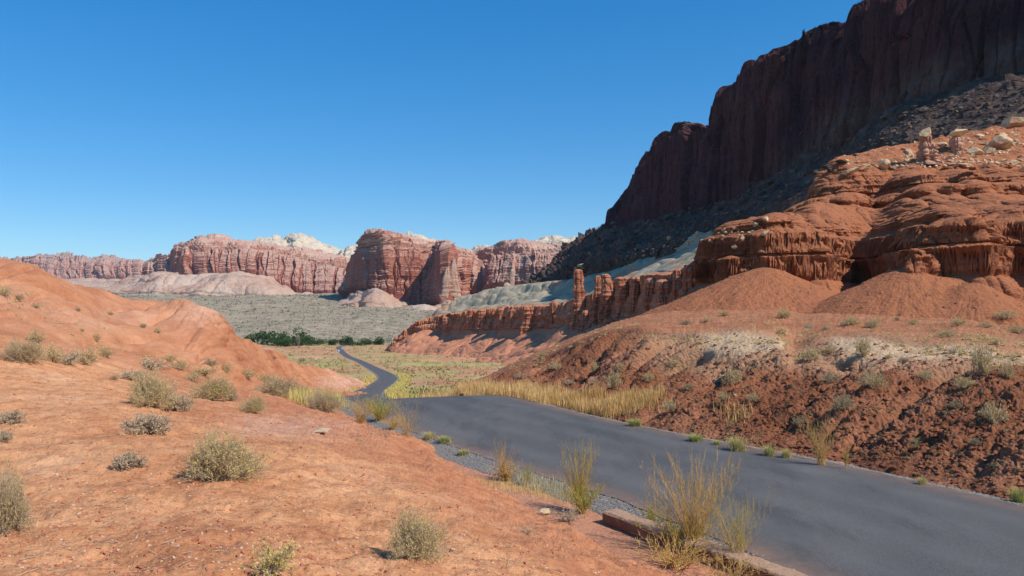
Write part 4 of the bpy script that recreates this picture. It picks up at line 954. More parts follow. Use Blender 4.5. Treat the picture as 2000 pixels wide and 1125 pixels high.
# ---- grass strips nobody could count
def blades(name, P, h, mt, wpx=.9, lean=.35, seed=1):
    rng = np.random.default_rng(seed); n = len(P); az = rng.random(n)*6.283; H = h*(.25+.6*rng.random(n)+.45*np.clip(.5+noise3(P[:, 0]*1.3, P[:, 1]*1.3, 3), 0, 1)*rng.random(n)); w = (wpx/F*np.linalg.norm(P, axis=1))
    d = np.stack([np.cos(az), np.sin(az)], 1)*(H*lean*rng.random(n))[:, None]; e = np.stack([-np.sin(az), np.cos(az)], 1)*w[:, None]; V = []
    for t, ww in ((0, 1), (.55, .8), (1, .15)):
        c = P[:, :2]+d*t**1.6; V.append(np.column_stack([c-e*ww, P[:, 2]+H*t])); V.append(np.column_stack([c+e*ww, P[:, 2]+H*t]))
    V = np.stack(V, 1).reshape(-1, 3); o = np.arange(n)[:, None]*6
    ob = mesh_np(name, V, np.concatenate([o+[[0, 1, 3, 2]], o+[[2, 3, 5, 4]]]), MT[mt], smooth=False); ob['kind'] = 'stuff'; return ob
def along(y0, y1, s0, s1, n, seed, clump=.5, bias=1.0):
    """random points beside the road between two distances from its centre line, dropped on the terrain"""
    rng = np.random.default_rng(seed); out = []
    ys = np.exp(rng.uniform(math.log(y0), math.log(y1), n)); so_ = s0+(s1-s0)*rng.random(n)**bias
    for y, s in zip(ys, so_):
        i = int(np.searchsorted(RL[:, 1], y)); i = min(i, len(RL)-1)
        p = RL[i]+RN[i]*s
        if noise3(p[0]*.5, p[1]*.5, seed) < -clump+rng.random()*.3: continue
        l, nrm_, nm = drop(p[0], p[1])
        if l is None or nm not in ('ground', 'foreground_bank', 'roadside_bank', 'gravel_shoulder'): continue
        if nm == 'ground' and l.y < 60 and abs(s) > 5: continue
        out.append((l.x, l.y, l.z-.02))
    return np.array(out)
MT['goldgrass'] = m_leaf('golden tall grass', (.80, .53, .22), (.64, .42, .16), scale=1.5)
MT['yellowgrass'] = m_leaf('yellow green verge grass', (.62, .54, .17), (.70, .52, .20), scale=.6)
blades('golden_grass', along(21.5, 41, 3.3, 4.9, 20000, 5, .55, 1.0), .46, 'goldgrass', .42, seed=2)
blades('golden_grass', along(26, 48, 3.0, 4.4, 8000, 15, .45), .68, 'goldgrass', .42, seed=12)
blades('golden_grass', along(18, 23.5, 3.7, 4.8, 900, 6, .0), .4, 'goldgrass', .6, seed=3)
blades('golden_grass', along(28, 60, -4.7, -3.2, 5000, 7, .65), .62, 'yellowgrass', .6, seed=4)
blades('golden_grass', along(60, 240, -6.5, -3.3, 9000, 8, .6, 1.5), .75, 'yellowgrass', .7, seed=5)
blades('golden_grass', along(90, 260, 3.3, 6.5, 7000, 9, .6, 1.5), .9, 'yellowgrass', .7, seed=6)
blades('golden_grass', along(13.5, 30, -4.5, -3.05, 14000, 10, -.22), .20, 'yellowgrass', .28, seed=7)

# ---- scattered small plants, pebbles, gravel and rubble as stuff
def dots(name, P, size, mt, seed, n=5, ls=.6):
    """tiny clumps, each a handful of leaf shaped faces"""
    rng = np.random.default_rng(seed); P = np.repeat(P, n, 0); size = np.repeat(size, n)
    Q = P+rng.normal(size=P.shape)*size[:, None]*[.35, .35, .18]+np.array([0, 0, .2])*size[:, None]
    V, Fc = leaves(Q, 1.0, rng, up=.2, narrow=.8); V = V.reshape(-1, 4, 3); V = Q[:, None]+(V-Q[:, None])*size[:, None, None]*ls
    o = mesh_np(name, V.reshape(-1, 3), Fc, MT[mt], smooth=False); o['kind'] = 'stuff'; return o
def ground_pts(y0, y1, n, seed, u0=-.72, u1=.3, ok=None):
    rng = np.random.default_rng(seed); G = PATCH['ground'][0]
    m = (G[..., 1] > y0) & (G[..., 1] < y1) & (G[..., 0]/np.maximum(G[..., 1], 1) > u0) & (G[..., 0]/np.maximum(G[..., 1], 1) < u1)
    Q = G[m]; w_ = Q[:, 1]**-.3; Q = Q[rng.choice(len(Q), n, p=w_/w_.sum())]+rng.normal(size=(n, 3))*[1, 1, 0]*(Q[rng.integers(len(Q), size=n), 1:2]*.002)
    if ok is not None: Q = Q[ok(Q)]
    return Q
rx = lambda Q: np.interp(Q[:, 1], RL[:, 1], RL[:, 0])
MT['scrubdot'] = m_leaf('dark desert scrub', (.085, .075, .04), (.19, .15, .085), scale=.05, trans=.1)
MT['valleydot'] = m_leaf('valley grass clumps', (.26, .24, .08), (.42, .36, .13), scale=.1)
Q = ground_pts(880, 2600, 15000, 31); dots('desert_scrub', Q, 1.6*(Q[:, 1]/1100)*(.5+RNG.random(len(Q))), 'scrubdot', 1)
Q = ground_pts(90, 900, 16000, 32, ok=lambda Q: (np.abs(Q[:, 0]-rx(Q)) > 5.5) & (noise3(Q[:, 0]*.03, Q[:, 1]*.02, 1) > -.25)); dots('valley_grass', Q, (.35+Q[:, 1]*.0016)*(.5+RNG.random(len(Q))), 'valleydot', 2)
def stones(name, P, size, mt, seed, kd='stuff', flat=.65):
    rng = np.random.default_rng(seed); n = len(P)
    T = np.array([[1,0,0],[-1,0,0],[0,1,0],[0,-1,0],[0,0,1],[0,0,-1]], float); Fq = np.array([[0,2,4],[2,1,4],[1,3,4],[3,0,4],[2,0,5],[1,2,5],[3,1,5],[0,3,5]])
    sc = size[:, None, None]*(.55+.9*rng.random((n, 6, 1)))*(.7+.6*rng.random((n, 1, 3)))*[1, 1, flat]
    R = rng.normal(size=(n, 3, 3)); R = np.linalg.qr(R)[0]; V = np.einsum('nij,kj->nki', R, T)*sc+P[:, None]
    o = mesh_np(name, V.reshape(-1, 3), (Fq[None]+np.arange(n)[:, None, None]*6).reshape(-1, 3), mt if not isinstance(mt, str) else MT[mt], smooth=False); o['kind'] = kd; return o
def road_pts(y0, y1, s0, s1, n, seed):
    rng = np.random.default_rng(seed); y = y0+(y1-y0)*rng.random(n)**1.4; i = np.clip(np.searchsorted(RL[:, 1], y), 0, len(RL)-1); s = s0+(s1-s0)*rng.random(n)
    p = RL[i]+RN[i]*s[:, None]; return np.column_stack([p, zroad(p[:, 1])-.022-np.maximum(0, np.abs(s)-HW)*.16+.004])
MT['chip'] = m_plain('grey gravel chips', (.17, .155, .14), c2=(.38, .34, .29), scale=40)
for a, sd in ((3.0, 1), (-3.5, 2)): Q = road_pts(7, 30, a-.05, a+.65, 13000, sd); stones('gravel', Q, .010+.012*RNG.random(len(Q)), 'chip', sd)
MT['pebble'] = m_plain('pale pebbles', (.66, .43, .29), c2=(.50, .28, .18), scale=12)
MT['clod'] = m_plain('red clods', (.48, .19, .10), c2=(.34, .12, .065), scale=12)
def patch_pts(key, n, seed, cond=None, jit=0):
    P, N, U, T = PATCH[key]; rng = np.random.default_rng(seed); P = P.reshape(-1, 3)
    m = np.ones(len(P), bool) if cond is None else cond(P, U.ravel(), T.ravel(), py_of(P)); idx = rng.choice(np.nonzero(m)[0], n); return P[idx]
Q = patch_pts('foreground_bank', 10000, 3, lambda P, U, T, Y: (T > .5) & (T < 7) & (P[:, 1] < 24)); stones('pebbles', Q, (.003+.010*RNG.random(len(Q))**3)*(1+Q[:, 1]*.05), 'pebble', 5)
Q = patch_pts('foreground_bank', 12000, 4, lambda P, U, T, Y: (T > .5) & (T < 7) & (P[:, 1] < 24)); stones('soil_clods', Q, (.004+.018*RNG.random(len(Q))**3)*(1+Q[:, 1]*.05), 'clod', 6)
Q = patch_pts('bank', 9000, 5, lambda P, U, T, Y: (T > 1) & (T < 3.1)); stones('soil_clods', Q, (.02+.07*RNG.random(len(Q))**3), MT['clay'], 7)
def litter(key, n, seed, cond, L=.035):
    rng = np.random.default_rng(seed); P = patch_pts(key, n, seed, cond)+[0, 0, .012]; d = rng.normal(size=(n, 3))*[1, 1, .12]; d /= np.linalg.norm(d, axis=1)[:, None]; l = L*(.3+1.7*rng.random(n)**2)[:, None]
    V, Fc = tubes(P-d*l, P+d*l, np.full(n, .0035), np.full(n, .002)); o = mesh_np('dead_twigs', V, Fc, MT['twig']); o['kind'] = 'stuff'
litter('foreground_bank', 800, 41, lambda P, U, T, Y: (T > .5) & (T < 7) & (P[:, 1] < 22) & (noise3(P[:, 0]*.5, P[:, 1]*.5, 2) > 0))
Q = patch_pts('bank', 1500, 55, lambda P, U, T, Y: (T > 2.9) & (T < 4.9) & (P[:, 1] < 80) & (noise3(P[:, 0]*.25, P[:, 1]*.2, 3) > -.05)); dots('dry_ground_plants', Q, (.04+.14*RNG.random(len(Q))**2), 'leafsage', 12, n=60, ls=.28)
Q = patch_pts('bank', 700, 56, lambda P, U, T, Y: (T > 1.1) & (T < 3)); dots('dry_ground_plants', Q, (.03+.10*RNG.random(len(Q))**2), 'leafdark', 13, n=50, ls=.28)
Q = patch_pts('lhill', 260, 57, lambda P, U, T, Y: (T > .9) & (T < 2.6) & (U < 640) & (noise3(P[:, 0]*.15, P[:, 1]*.12, 3) > .1)); dots('dry_ground_plants', Q, (.05+.16*RNG.random(len(Q))**2), 'leafsage', 14, n=60, ls=.28)
Q = patch_pts('big', 2600, 58, lambda P, U, T, Y: (P[:, 2] < 4.2) & (P[:, 2] > -1) & (P[:, 1] < 90)); stones('debris_stones', Q, (.02+.16*RNG.random(len(Q))**6), 'clod', 58)
Q = patch_pts('big', 420, 59, lambda P, U, T, Y: (P[:, 2] < 3.5) & (P[:, 2] > -1) & (P[:, 1] < 88) & (noise3(P[:, 0]*.2, P[:, 1]*.2, 3) > .1)); dots('dry_ground_plants', Q, (.06+.2*RNG.random(len(Q))**2), 'leafdark', 15, n=40, ls=.25)
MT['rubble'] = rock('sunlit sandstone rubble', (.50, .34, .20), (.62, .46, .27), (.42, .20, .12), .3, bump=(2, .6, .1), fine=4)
MT['shaderubble'] = rock('sandstone rubble darkened for shade', (.06, .042, .035), (.10, .072, .058), (.20, .15, .115), .12, bump=(2, .6, .1), fine=4)  # second copy of the sandstone rubble, its colour darkened to stand for cliff shade
Q = patch_pts('talus', 15000, 8, lambda P, U, T, Y: (T > .7) & (T < 3) & (U < 2050)); stones('talus_rubble', Q, (.22+2.2*RNG.random(len(Q))**7)*(Q[:, 1]/450), 'shaderubble', 8)
Q = patch_pts('grey', 1500, 9, lambda P, U, T, Y: (U > 1215) & (T > .72) & (T < 1.5) & (noise3(U*.02, 0, 0) > -.3)); stones('rubble', Q, (.25+.9*RNG.random(len(Q))**3)*(Q[:, 1]/300), 'rubble', 9)
Q = patch_pts('big', 3000, 10, lambda P, U, T, Y: (U > 1640) & (U < 2150) & (P[:, 2] > 22.5)); stones('rubble', Q, .10+.55*RNG.random(len(Q))**4, 'rubble', 10)

# ---- boulders one can tell apart
def rock_geo(seed, n=3):
    """a faceted boulder: a subdivided block cut by random planes"""
    rng = np.random.default_rng(seed); k = 14; t = np.linspace(-1, 1, k); faces = []; V = []
    for ax in range(3):
        for sg in (-1, 1):
            a, b = np.meshgrid(t, t, indexing='ij'); c = np.full_like(a, sg); q = [None]*3; q[ax] = c; q[(ax+1) % 3] = a if sg > 0 else b; q[(ax+2) % 3] = b if sg > 0 else a
            o = len(V)*k*k; V.append(np.stack(q, -1).reshape(-1, 3)); faces.append(grid_faces(k, k)+o)
    V = np.concatenate(V); V = V/np.linalg.norm(V, axis=1)[:, None]*1.25
    for _ in range(13):
        d = rng.normal(size=3); d /= np.linalg.norm(d); h = .62+.3*rng.random(); s = V@d; V = V-np.maximum(0, s-h)[:, None]*d
    V *= 1+.06*fbm(V[:, 0]+seed, V[:, 1], V[:, 2], 1.6, 4)[:, None]
    return V, np.concatenate(faces)
BLD = [mesh_np('boulder', *rock_geo(200+i), MT['rubble'], smooth=False, link=False) for i in range(6)]
def boulder(label, px, py, w, h, group=None, i=None, dpt=1.0):
    p = hit(px, py)
    if p is None: return
    o = bpy.data.objects.new('boulder', BLD[(i if i is not None else int(px*7+py)) % 6]); C.objects.link(o)
    rx_, rz_ = w/F*p.y/2, h/F*p.y/2
    o.location = (p.x, p.y+rx_*.4, p.z+rz_*.7); o.scale = (rx_, rx_*dpt, rz_); o.rotation_euler = (random.uniform(-.2, .2), random.uniform(-.2, .2), random.random()*6)
    o['label'] = label; o['category'] = 'boulder'
    if group: o['group'] = group
for a in [
 ('large pale split boulder on the hilltop right of the two balanced rocks', 1957, 290, 44, 34), ('big brown boulder stack at the top right edge of the hilltop', 1985, 248, 46, 26),
 ('round tan boulder left of the large pale split one', 1908, 302, 26, 18), ('tan boulder leaning on the right of the round tan one', 1932, 300, 22, 20),
 ('blocky brown boulder on the hill crest left of the balanced rocks', 1731, 331, 26, 22), ('small red boulder resting beside the blocky brown one', 1750, 329, 16, 10),
 ('square reddish boulder just left of the left balanced rock', 1777, 303, 20, 14), ('flat tan slab below the balanced rocks', 1885, 326, 30, 10),
 ('flat reddish boulder at the left end of the hill crest', 1664, 338, 30, 12), ('pale boulder at the foot of the pedestal of the left balanced rock', 1805, 318, 14, 16),
 ('small pale boulder under the large split one', 1984, 322, 18, 12), ('tan boulder behind the right balanced rock', 1912, 268, 18, 9),
 ('yellowish boulder among the blocks at the right end of the hilltop', 1960, 268, 24, 10), ('small tan boulder in the gap between the balanced rocks', 1838, 285, 22, 10),
 ('white boulder at the top of the grey clay beside the dark hill shoulder', 1497, 432, 10, 12), ('large tan boulder in the sunlit rubble above the grey clay', 1437, 448, 16, 9),
 ('tan boulder left of the largest one in the sunlit rubble', 1415, 452, 12, 8), ('red block at the left end of the sunlit rubble', 1363, 460, 12, 11),
 ('red tilted block standing on the narrow crest above the left grey clay', 1307, 470, 8, 13), ('yellow boulder lower in the sunlit rubble', 1390, 474, 11, 8),
 ('rounded tan boulder near the red wall at the right end of the grey clay', 1436, 486, 14, 11), ('red boulder against the dark hill shoulder', 1496, 458, 16, 10),
 ('grey boulder in the gully of the grey clay', 1452, 470, 12, 12), ('small red boulder on the ridge crest above the tallest pinnacle', 1136, 521, 14, 8),
 ('brown boulder half buried in the bank above the roadside wall', 1060, 1006, 26, 12), ('pale flat stone in the red ground at the foot of the left hill row', 585, 776, 9, 5),
 ('cream stone at the end of the line of pale stones', 605, 778, 8, 5), ('pink flat rock half sunk in the near bank', 625, 846, 36, 8),
 ('small white stone on the left hollow of the bank below the round grey shrub', 1436, 775, 9, 6), ('pale flat stone lying beside the round olive shrub', 882, 1078, 12, 8)]: boulder(*a)
rng = np.random.default_rng(77)
for k in range(46):
    x = rng.uniform(1225, 1480); y = 498-(x-1225)*.215+rng.uniform(-6, 14)
    boulder('small boulder in the %s third of the rubble above the grey clay' % ('left', 'middle', 'right')[min(2, int((x-1225)/85))], x, y, rng.uniform(4, 9), rng.uniform(3, 6), 'small boulders above the grey clay')
for k in range(60):
    x = rng.uniform(1770, 2000); y = rng.uniform(max(262, 330-(x-1700)*.3), 332-(x-1770)*.04)
    boulder('small tan boulder on the sunlit hilltop, %s' % ('near the left balanced rock', 'near the right balanced rock', 'near the large split boulder')[min(2, int((x-1770)/77))], x, y, rng.uniform(5, 12), rng.uniform(4, 8), 'small boulders on the hilltop')
for k in range(36):
    x = rng.uniform(1380, 1900); y0 = 470-(x-1380)*.5; y = rng.uniform(y0-70, y0-10)
    boulder('dark fallen boulder on the shaded talus, %s' % ('above the grey clay', 'above the left shoulder of the red hill', 'above the crest of the red hill')[min(2, int((x-1380)/174))], x, max(y, 215), rng.uniform(8, 20), rng.uniform(5, 12), 'fallen boulders on the shaded talus')
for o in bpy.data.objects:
    if o.get('group') == 'fallen boulders on the shaded talus': o.material_slots[0].link = 'OBJECT'; o.material_slots[0].material = MT['shaderubble']  # talus boulders take the rubble colour with the shade painted in

# ---- pinnacles, pillars and balanced rocks: closed columns with layers and joints
def column(outline, Y, depth=.8, lean=0, seed=0, amp=1.0, sf=.55, mat=None, name='rock_pinnacle', parent=None, nth=72, squareness=.75):
    ys = np.array([o[0] for o in outline], float); xl = np.array([o[1] for o in outline], float); xr = np.array([o[2] for o in outline], float)
    n = max(24, int((ys[-1]-ys[0])*1.1)); yy = np.linspace(ys[0], ys[-1], n); L = pchip(ys, xl, yy); R = pchip(ys, xr, yy)
    th = np.linspace(0, 2*math.pi, nth, endpoint=False); c, s = np.cos(th), np.sin(th); q = squareness
    c, s = np.sign(c)*np.abs(c)**q, np.sign(s)*np.abs(s)**q
    cx = ((L+R)/2-CX)/F*Y; rxx = (R-L)/2/F*Y; z = (HZ-yy)/F*Y; sc = Y/150
    ang = np.broadcast_to(th[None], (n, nth)); ZZ = np.broadcast_to(z[:, None], (n, nth))
    rad = 1+0*ZZ; X0 = cx[:, None]+rxx[:, None]*c[None]; Y0 = Y+rxx[:, None]*depth*s[None]
    base = rxx[:, None]
    d = .16*strata(ZZ+seed+.15*noise3(X0*.3, Y0*.3, 0), sf/sc, 4)+.07*strata(ZZ+9*seed, 2.3*sf/sc, 4)
    g = (1-np.abs(noise3(np.cos(ang)*1.6+seed, np.sin(ang)*1.6, ZZ*.12/sc)))**6; d -= .22*g
    d += .08*fbm(np.cos(ang)*1.4+seed*3, np.sin(ang)*1.4, ZZ*.3/sc, 1, 4)
    h1, h2, hi = worley2(ang*1.1+seed, ZZ*sf/sc*.8); d = d+.20*(hi-.5); cx = cx+rxx*.16*noise3(z*.35/sc, seed*1.7, 0)
    f = 1+d*amp; X = cx[:, None]+rxx[:, None]*c[None]*f; Yy = Y+rxx[:, None]*depth*s[None]*f
    P = np.stack([X, Yy, ZZ+.0*X], -1)
    top = np.array([[cx[0], Y, z[0]+rxx[0]*.15]]); V = np.concatenate([top, P.reshape(-1, 3)])
    a = np.arange(n*nth).reshape(n, nth)+1; b = np.roll(a, -1, 1)
    Fq = np.stack([a[:-1], a[1:], b[1:], b[:-1]], -1).reshape(-1, 4); cap = np.stack([np.zeros(nth, int), a[0], b[0], b[0]], -1)
    me_v = V; o = mesh_np(name, me_v, Fq, mat or MT['pillar'], smooth=False, parent=parent)
    return o
def pin(label, outline, Y, **k):
    if Y < 1000:
        q = hit((outline[-2][1]+outline[-2][2])/2, outline[-2][0]-6, ('red_ridge',)); Y = q.y+2 if q is not None else Y
    o = column(outline, Y, **k); o['label'] = label; o['category'] = 'rock pillar'; return o
pin('tallest slender layered red pinnacle, first from the left of the tall group', [(526,1127,1133),(529,1122,1138),(545,1120,1140),(570,1119,1143),(600,1117,1147),(620,1115,1149),(640,1114,1151),(665,1113,1152)], 318, depth=.9, seed=1)
pin('stout twin topped pinnacle right of the tallest one, its left half', [(538,1165,1171),(542,1162,1174),(575,1160,1178),(600,1154,1184),(625,1150,1188),(660,1146,1192)], 300, depth=1.1, seed=2)
pin('stout twin topped pinnacle right of the tallest one, its right half', [(535,1177,1186),(539,1174,1192),(560,1174,1197),(590,1172,1205),(620,1168,1212),(660,1166,1218)], 292, depth=1.2, seed=3)
pin('short lumpy knob at the foot of the tallest pinnacle', [(606,1140,1148),(612,1135,1154),(630,1132,1160),(655,1128,1164)], 296, depth=1, seed=4)
pin('low block at the foot of the twin topped pinnacle', [(620,1182,1194),(626,1178,1200),(640,1176,1206),(660,1172,1210)], 270, depth=1, seed=14)
pin('first rounded buttress of the fluted wall right of the twin pinnacle', [(541,1206,1218),(546,1202,1226),(570,1201,1229),(600,1203,1229),(630,1200,1232)], 262, depth=1.6, seed=5)
pin('second buttress of the fluted wall, narrow with a rounded head', [(541,1236,1248),(546,1231,1254),(570,1230,1252),(600,1230,1248),(630,1228,1250)], 252, depth=2.0, seed=6)
pin('third buttress of the fluted wall, between two deep shadows', [(543,1264,1276),(549,1259,1280),(575,1257,1278),(605,1258,1276),(630,1256,1278)], 240, depth=2.0, seed=7)
pin('fourth buttress of the fluted wall, its widest, beside the deepest shadow', [(546,1288,1304),(552,1283,1310),(575,1284,1312),(600,1285,1316),(630,1283,1318)], 228, depth=1.6, seed=8)
pin('square topped dark pillar at the gap before the right block of the wall', [(527,1317,1327),(530,1315,1331),(560,1315,1331),(590,1314,1332),(615,1313,1334)], 214, depth=1.2, seed=9)
pin('massive squared block of the wall right of the square topped pillar', [(513,1345,1375),(518,1337,1388),(540,1334,1392),(570,1334,1386),(605,1332,1380)], 206, depth=1.1, seed=10)
pin('small dark banded block far left on the ridge ledge', [(618,868,880),(621,864,888),(632,864,890),(645,862,892)], 605, depth=1, seed=11, amp=.8)
pin('cluster of three joined blocks on the ridge ledge, left one', [(604,914,926),(607,911,930),(622,911,931),(640,909,933)], 548, depth=1, seed=12, amp=.8)
pin('cluster of three joined blocks on the ridge ledge, right one', [(603,934,948),(607,931,953),(622,931,954),(642,929,956)], 532, depth=1.1, seed=13, amp=.8)
pin('narrow rounded pillar mid way along the ridge ledge', [(602,974,984),(606,970,988),(620,969,990),(640,967,992)], 500, depth=1, seed=15, amp=.8)
pin('paired small pillar right of the narrow rounded one on the ridge ledge', [(604,998,1005),(607,995,1009),(620,994,1010),(638,992,1012)], 482, depth=1, seed=16, amp=.8)
pin('large square cut pillar on the ridge ledge casting the long slanting shadow', [(597,1020,1034),(601,1017,1042),(620,1016,1043),(640,1015,1044),(660,1013,1046)], 430, depth=1.2, seed=17)
pin('leaning rounded pillar between the square cut one and the tallest pinnacle', [(588,1078,1086),(594,1075,1092),(612,1074,1093),(632,1070,1097)], 372, depth=1, seed=18)
def balanced(label, ped, cap, Y, seed):
    p = hit(ped[-1][1]*.5+ped[-1][2]*.5, ped[-1][0]-6); Y = p.y
    t = thing('balanced_rock', label, 'rock', (((ped[0][1]+ped[0][2])/2-CX)/F*Y, Y, (HZ-ped[-1][0])/F*Y))
    a = column(ped, Y, depth=1, seed=seed, mat=MT['pinkrock'], name='pedestal', squareness=.8, amp=1.5, sf=.8); rv, rf = rock_geo(seed+90); cw = (max(c[2] for c in cap)-min(c[1] for c in cap))/2/F*Y; ch = (cap[-1][0]-cap[0][0])/2/F*Y*1.1
    rv = rv*[cw*1.05, cw*.9, ch]; rv[:, 2] += rv[:, 0]*.22; rv = rv+[(sum(c[1]+c[2] for c in cap)/2/len(cap)-CX)/F*Y, Y, (HZ-(cap[0][0]+cap[-1][0])/2)/F*Y]
    b = mesh_np('cap_rock', rv, rf, MT['rubble'], smooth=False)
    for o in (a, b): o.parent = t; o.matrix_parent_inverse = t.matrix_basis.inverted()
MT['pinkrock'] = rock('pink siltstone pedestal', (.46, .22, .15), (.54, .30, .20), (.40, .18, .11), .5, strata=(1.4, .4, (.60, .40, .30)), bump=(2, .8, .3), fine=5)
balanced('leaning flat capped balanced rock on a pink pedestal, left of two on the hilltop', [(262,1798,1812),(268,1796,1818),(285,1798,1822),(305,1795,1828),(325,1790,1836)], [(253,1808,1818),(255,1800,1821),(260,1792,1821),(266,1792,1814),(269,1796,1806)], 150, 21)
balanced('round capped balanced rock on a low pink pedestal, right of two on the hilltop', [(264,1862,1874),(270,1859,1877),(285,1858,1879),(305,1856,1884)], [(252,1866,1874),(254,1858,1882),(260,1853,1887),(265,1855,1884),(268,1862,1878)], 160, 22)

# ---- far pinnacles on the central butte
for lab, ol, Y in [('pale slender rock spire standing against the shaded butte wall', [(525,1000,1003),(530,997,1005),(550,996,1005),(575,994,1008)], 1640),
                   ('small orange rock knob at the foot of the pale spire', [(552,986,992),(556,983,997),(575,981,1000)], 1600),
                   ('tall pale buttress leaning on the front of the central butte', [(505,884,889),(530,878,893),(560,872,898),(592,866,900)], 1800),
                   ('shorter pale buttress left of the tall one on the central butte', [(522,872,876),(540,866,880),(570,860,884),(594,856,886)], 1790)]:
    pin(lab, ol, Y, depth=.9, seed=Y % 17, amp=.8, mat=MT['apron'])

# ---- trees on the valley floor
def tree_geo(seed, n=1500, flat=1.0):
    rng = np.random.default_rng(seed); blobs = [(rng.normal(size=3)*[.42, .42, .22]+[0, 0, .58*flat], .30+.2*rng.random()) for _ in range(13)]
    P = []
    for c, r in blobs:
        d = rng.normal(size=(n//13, 3)); d /= np.linalg.norm(d, axis=1)[:, None]; P.append(c+d*(r*(.55+.45*rng.random(n//13)**.5))[:, None]*[1, 1, .8])
    P = np.concatenate(P); P[:, 2] = np.maximum(P[:, 2], .04)
    V, Fc = leaves(P, .11, rng, narrow=.8)
    s0 = [(0, 0, -.05), (0, 0, .3), (0, 0, .3), (0, 0, .25)]; s1 = [(0, 0, .3), (.2, .1, .65), (-.2, .1, .6), (.05, -.2, .6)]
    TV, TF = tubes(s0, s1, [.055, .035, .035, .03], [.04, .015, .015, .012], 6)
    return V, Fc, TV, TF
TREE = []
for i in range(4):
    V, Fc, TV, TF = tree_geo(300+i); TREE.append((mesh_np('crown', V, Fc, MT['treeleaf'], smooth=False, link=False), mesh_np('trunk', TV, TF, MT['bark'], link=False)))
def tree(label, px, py, w, h, Y, mt=None, k=0, name='tree'):
    x = (px-CX)/F*Y; l, n_, nm = drop(x, Y)
    z = l.z if l is not None else (HZ-py)/F*Y
    t = thing(name, label, 'tree' if name == 'tree' else 'shrub', (x, Y, z-.2), random.random()*6, None, (w/F*Y/1.7, w/F*Y/1.7, h/F*Y/1.02))
    for me in TREE[k % 4]:
        o = bpy.data.objects.new(me.name.split('.')[0], me); C.objects.link(o); o.parent = t
        if mt and 'crown' in me.name: o.material_slots[0].link = 'OBJECT'; o.material_slots[0].material = MT[mt]
for q, a in enumerate([
 ('green tree half hidden behind the left hill, leftmost of the grove', 490,668,34,20,930), ('dark round cottonwood, tallest of the grove beyond the left hill', 523,670,44,26,925),
 ('low bright tree in front of the gap between the two big ones', 543,676,34,17,880), ('broad cottonwood right of the tallest one', 572,674,46,28,900),
 ('low tree under the broad cottonwood', 560,678,30,14,860), ('round tree at the right end of the big grove', 594,675,32,20,890),
 ('tall narrow pale grey poplar in front of the big grove', 583,680,7,19,850), ('low green thicket tree right of the big grove', 622,668,40,9,950),
 ('low grey green tree left of the road bend', 650,669,24,10,930), ('small tree in the far row just beyond the road', 665,669,22,12,940),
 ('dark round tree in the middle of the far row', 682,671,22,16,920), ('bright green low tree right of the dark round one', 698,672,22,10,900),
 ('low green tree in the right part of the far row', 716,671,28,11,920), ('low tree second from the right of the far row', 733,670,26,10,930),
 ('tree at the right end of the far row by the red ridge', 745,671,24,14,925)]): tree(*a, mt='treepale' if 'poplar' in a[0] else None, k=q)

# ---- cars on the far road
MT['carwhite'] = m_plain('white car paint', (.80, .80, .82), .02, rough=.3, spec=.5); MT['carsilver'] = m_plain('silver car paint', (.45, .47, .52), .02, rough=.3, spec=.5)
MT['glass'] = m_plain('dark car glass', (.02, .025, .03), .02, rough=.1, spec=.6); MT['tyre'] = m_plain('black rubber', (.02, .02, .02)); MT['lamp'] = m_plain('clear lamp lens', (.8, .8, .75), .02, rough=.2, spec=.6)
MT['rim'] = m_plain('grey wheel rim', (.4, .4, .42), .05, rough=.4)
def prof_mesh(name, pts, w, inset, mt, parent):
    """extrude a side profile across the width; the points carry how far the sides lean in"""
    k = len(pts); V = []
    for sg in (-1, 1):
        for (y, z, q) in pts: V.append((sg*(w/2-q*inset), y, z))
    me = bpy.data.meshes.new(name); me.from_pydata(V, [], [list(range(k))[::-1], list(range(k, 2*k))]+[(i, (i+1) % k, k+(i+1) % k, k+i) for i in range(k)])
    me.materials.append(mt); o = bpy.data.objects.new(name, me); C.objects.link(o); o.parent = parent
    b = o.modifiers.new('bevel', 'BEVEL'); b.width = .05; b.segments = 2; return o
def wheel_geo(r, w, n=20):
    V = []; Fc = []
    for x, rr in ((-w/2, r*.93), (-w/2+.03, r), (w/2-.03, r), (w/2, r*.93)):
        for i in range(n): a = 2*math.pi*i/n; V.append((x, math.cos(a)*rr, math.sin(a)*rr))
    for k in range(3):
        for i in range(n): j = (i+1) % n; Fc.append((k*n+i, k*n+j, (k+1)*n+j, (k+1)*n+i))
    V += [(-w/2, 0, 0), (w/2, 0, 0)]
    for i in range(n): j = (i+1) % n; Fc.append((4*n, j, i, i)); Fc.append((4*n+1, 3*n+i, 3*n+j, 3*n+j))
    return V, [f if len(set(f)) == 4 else tuple(dict.fromkeys(f)) for f in Fc]
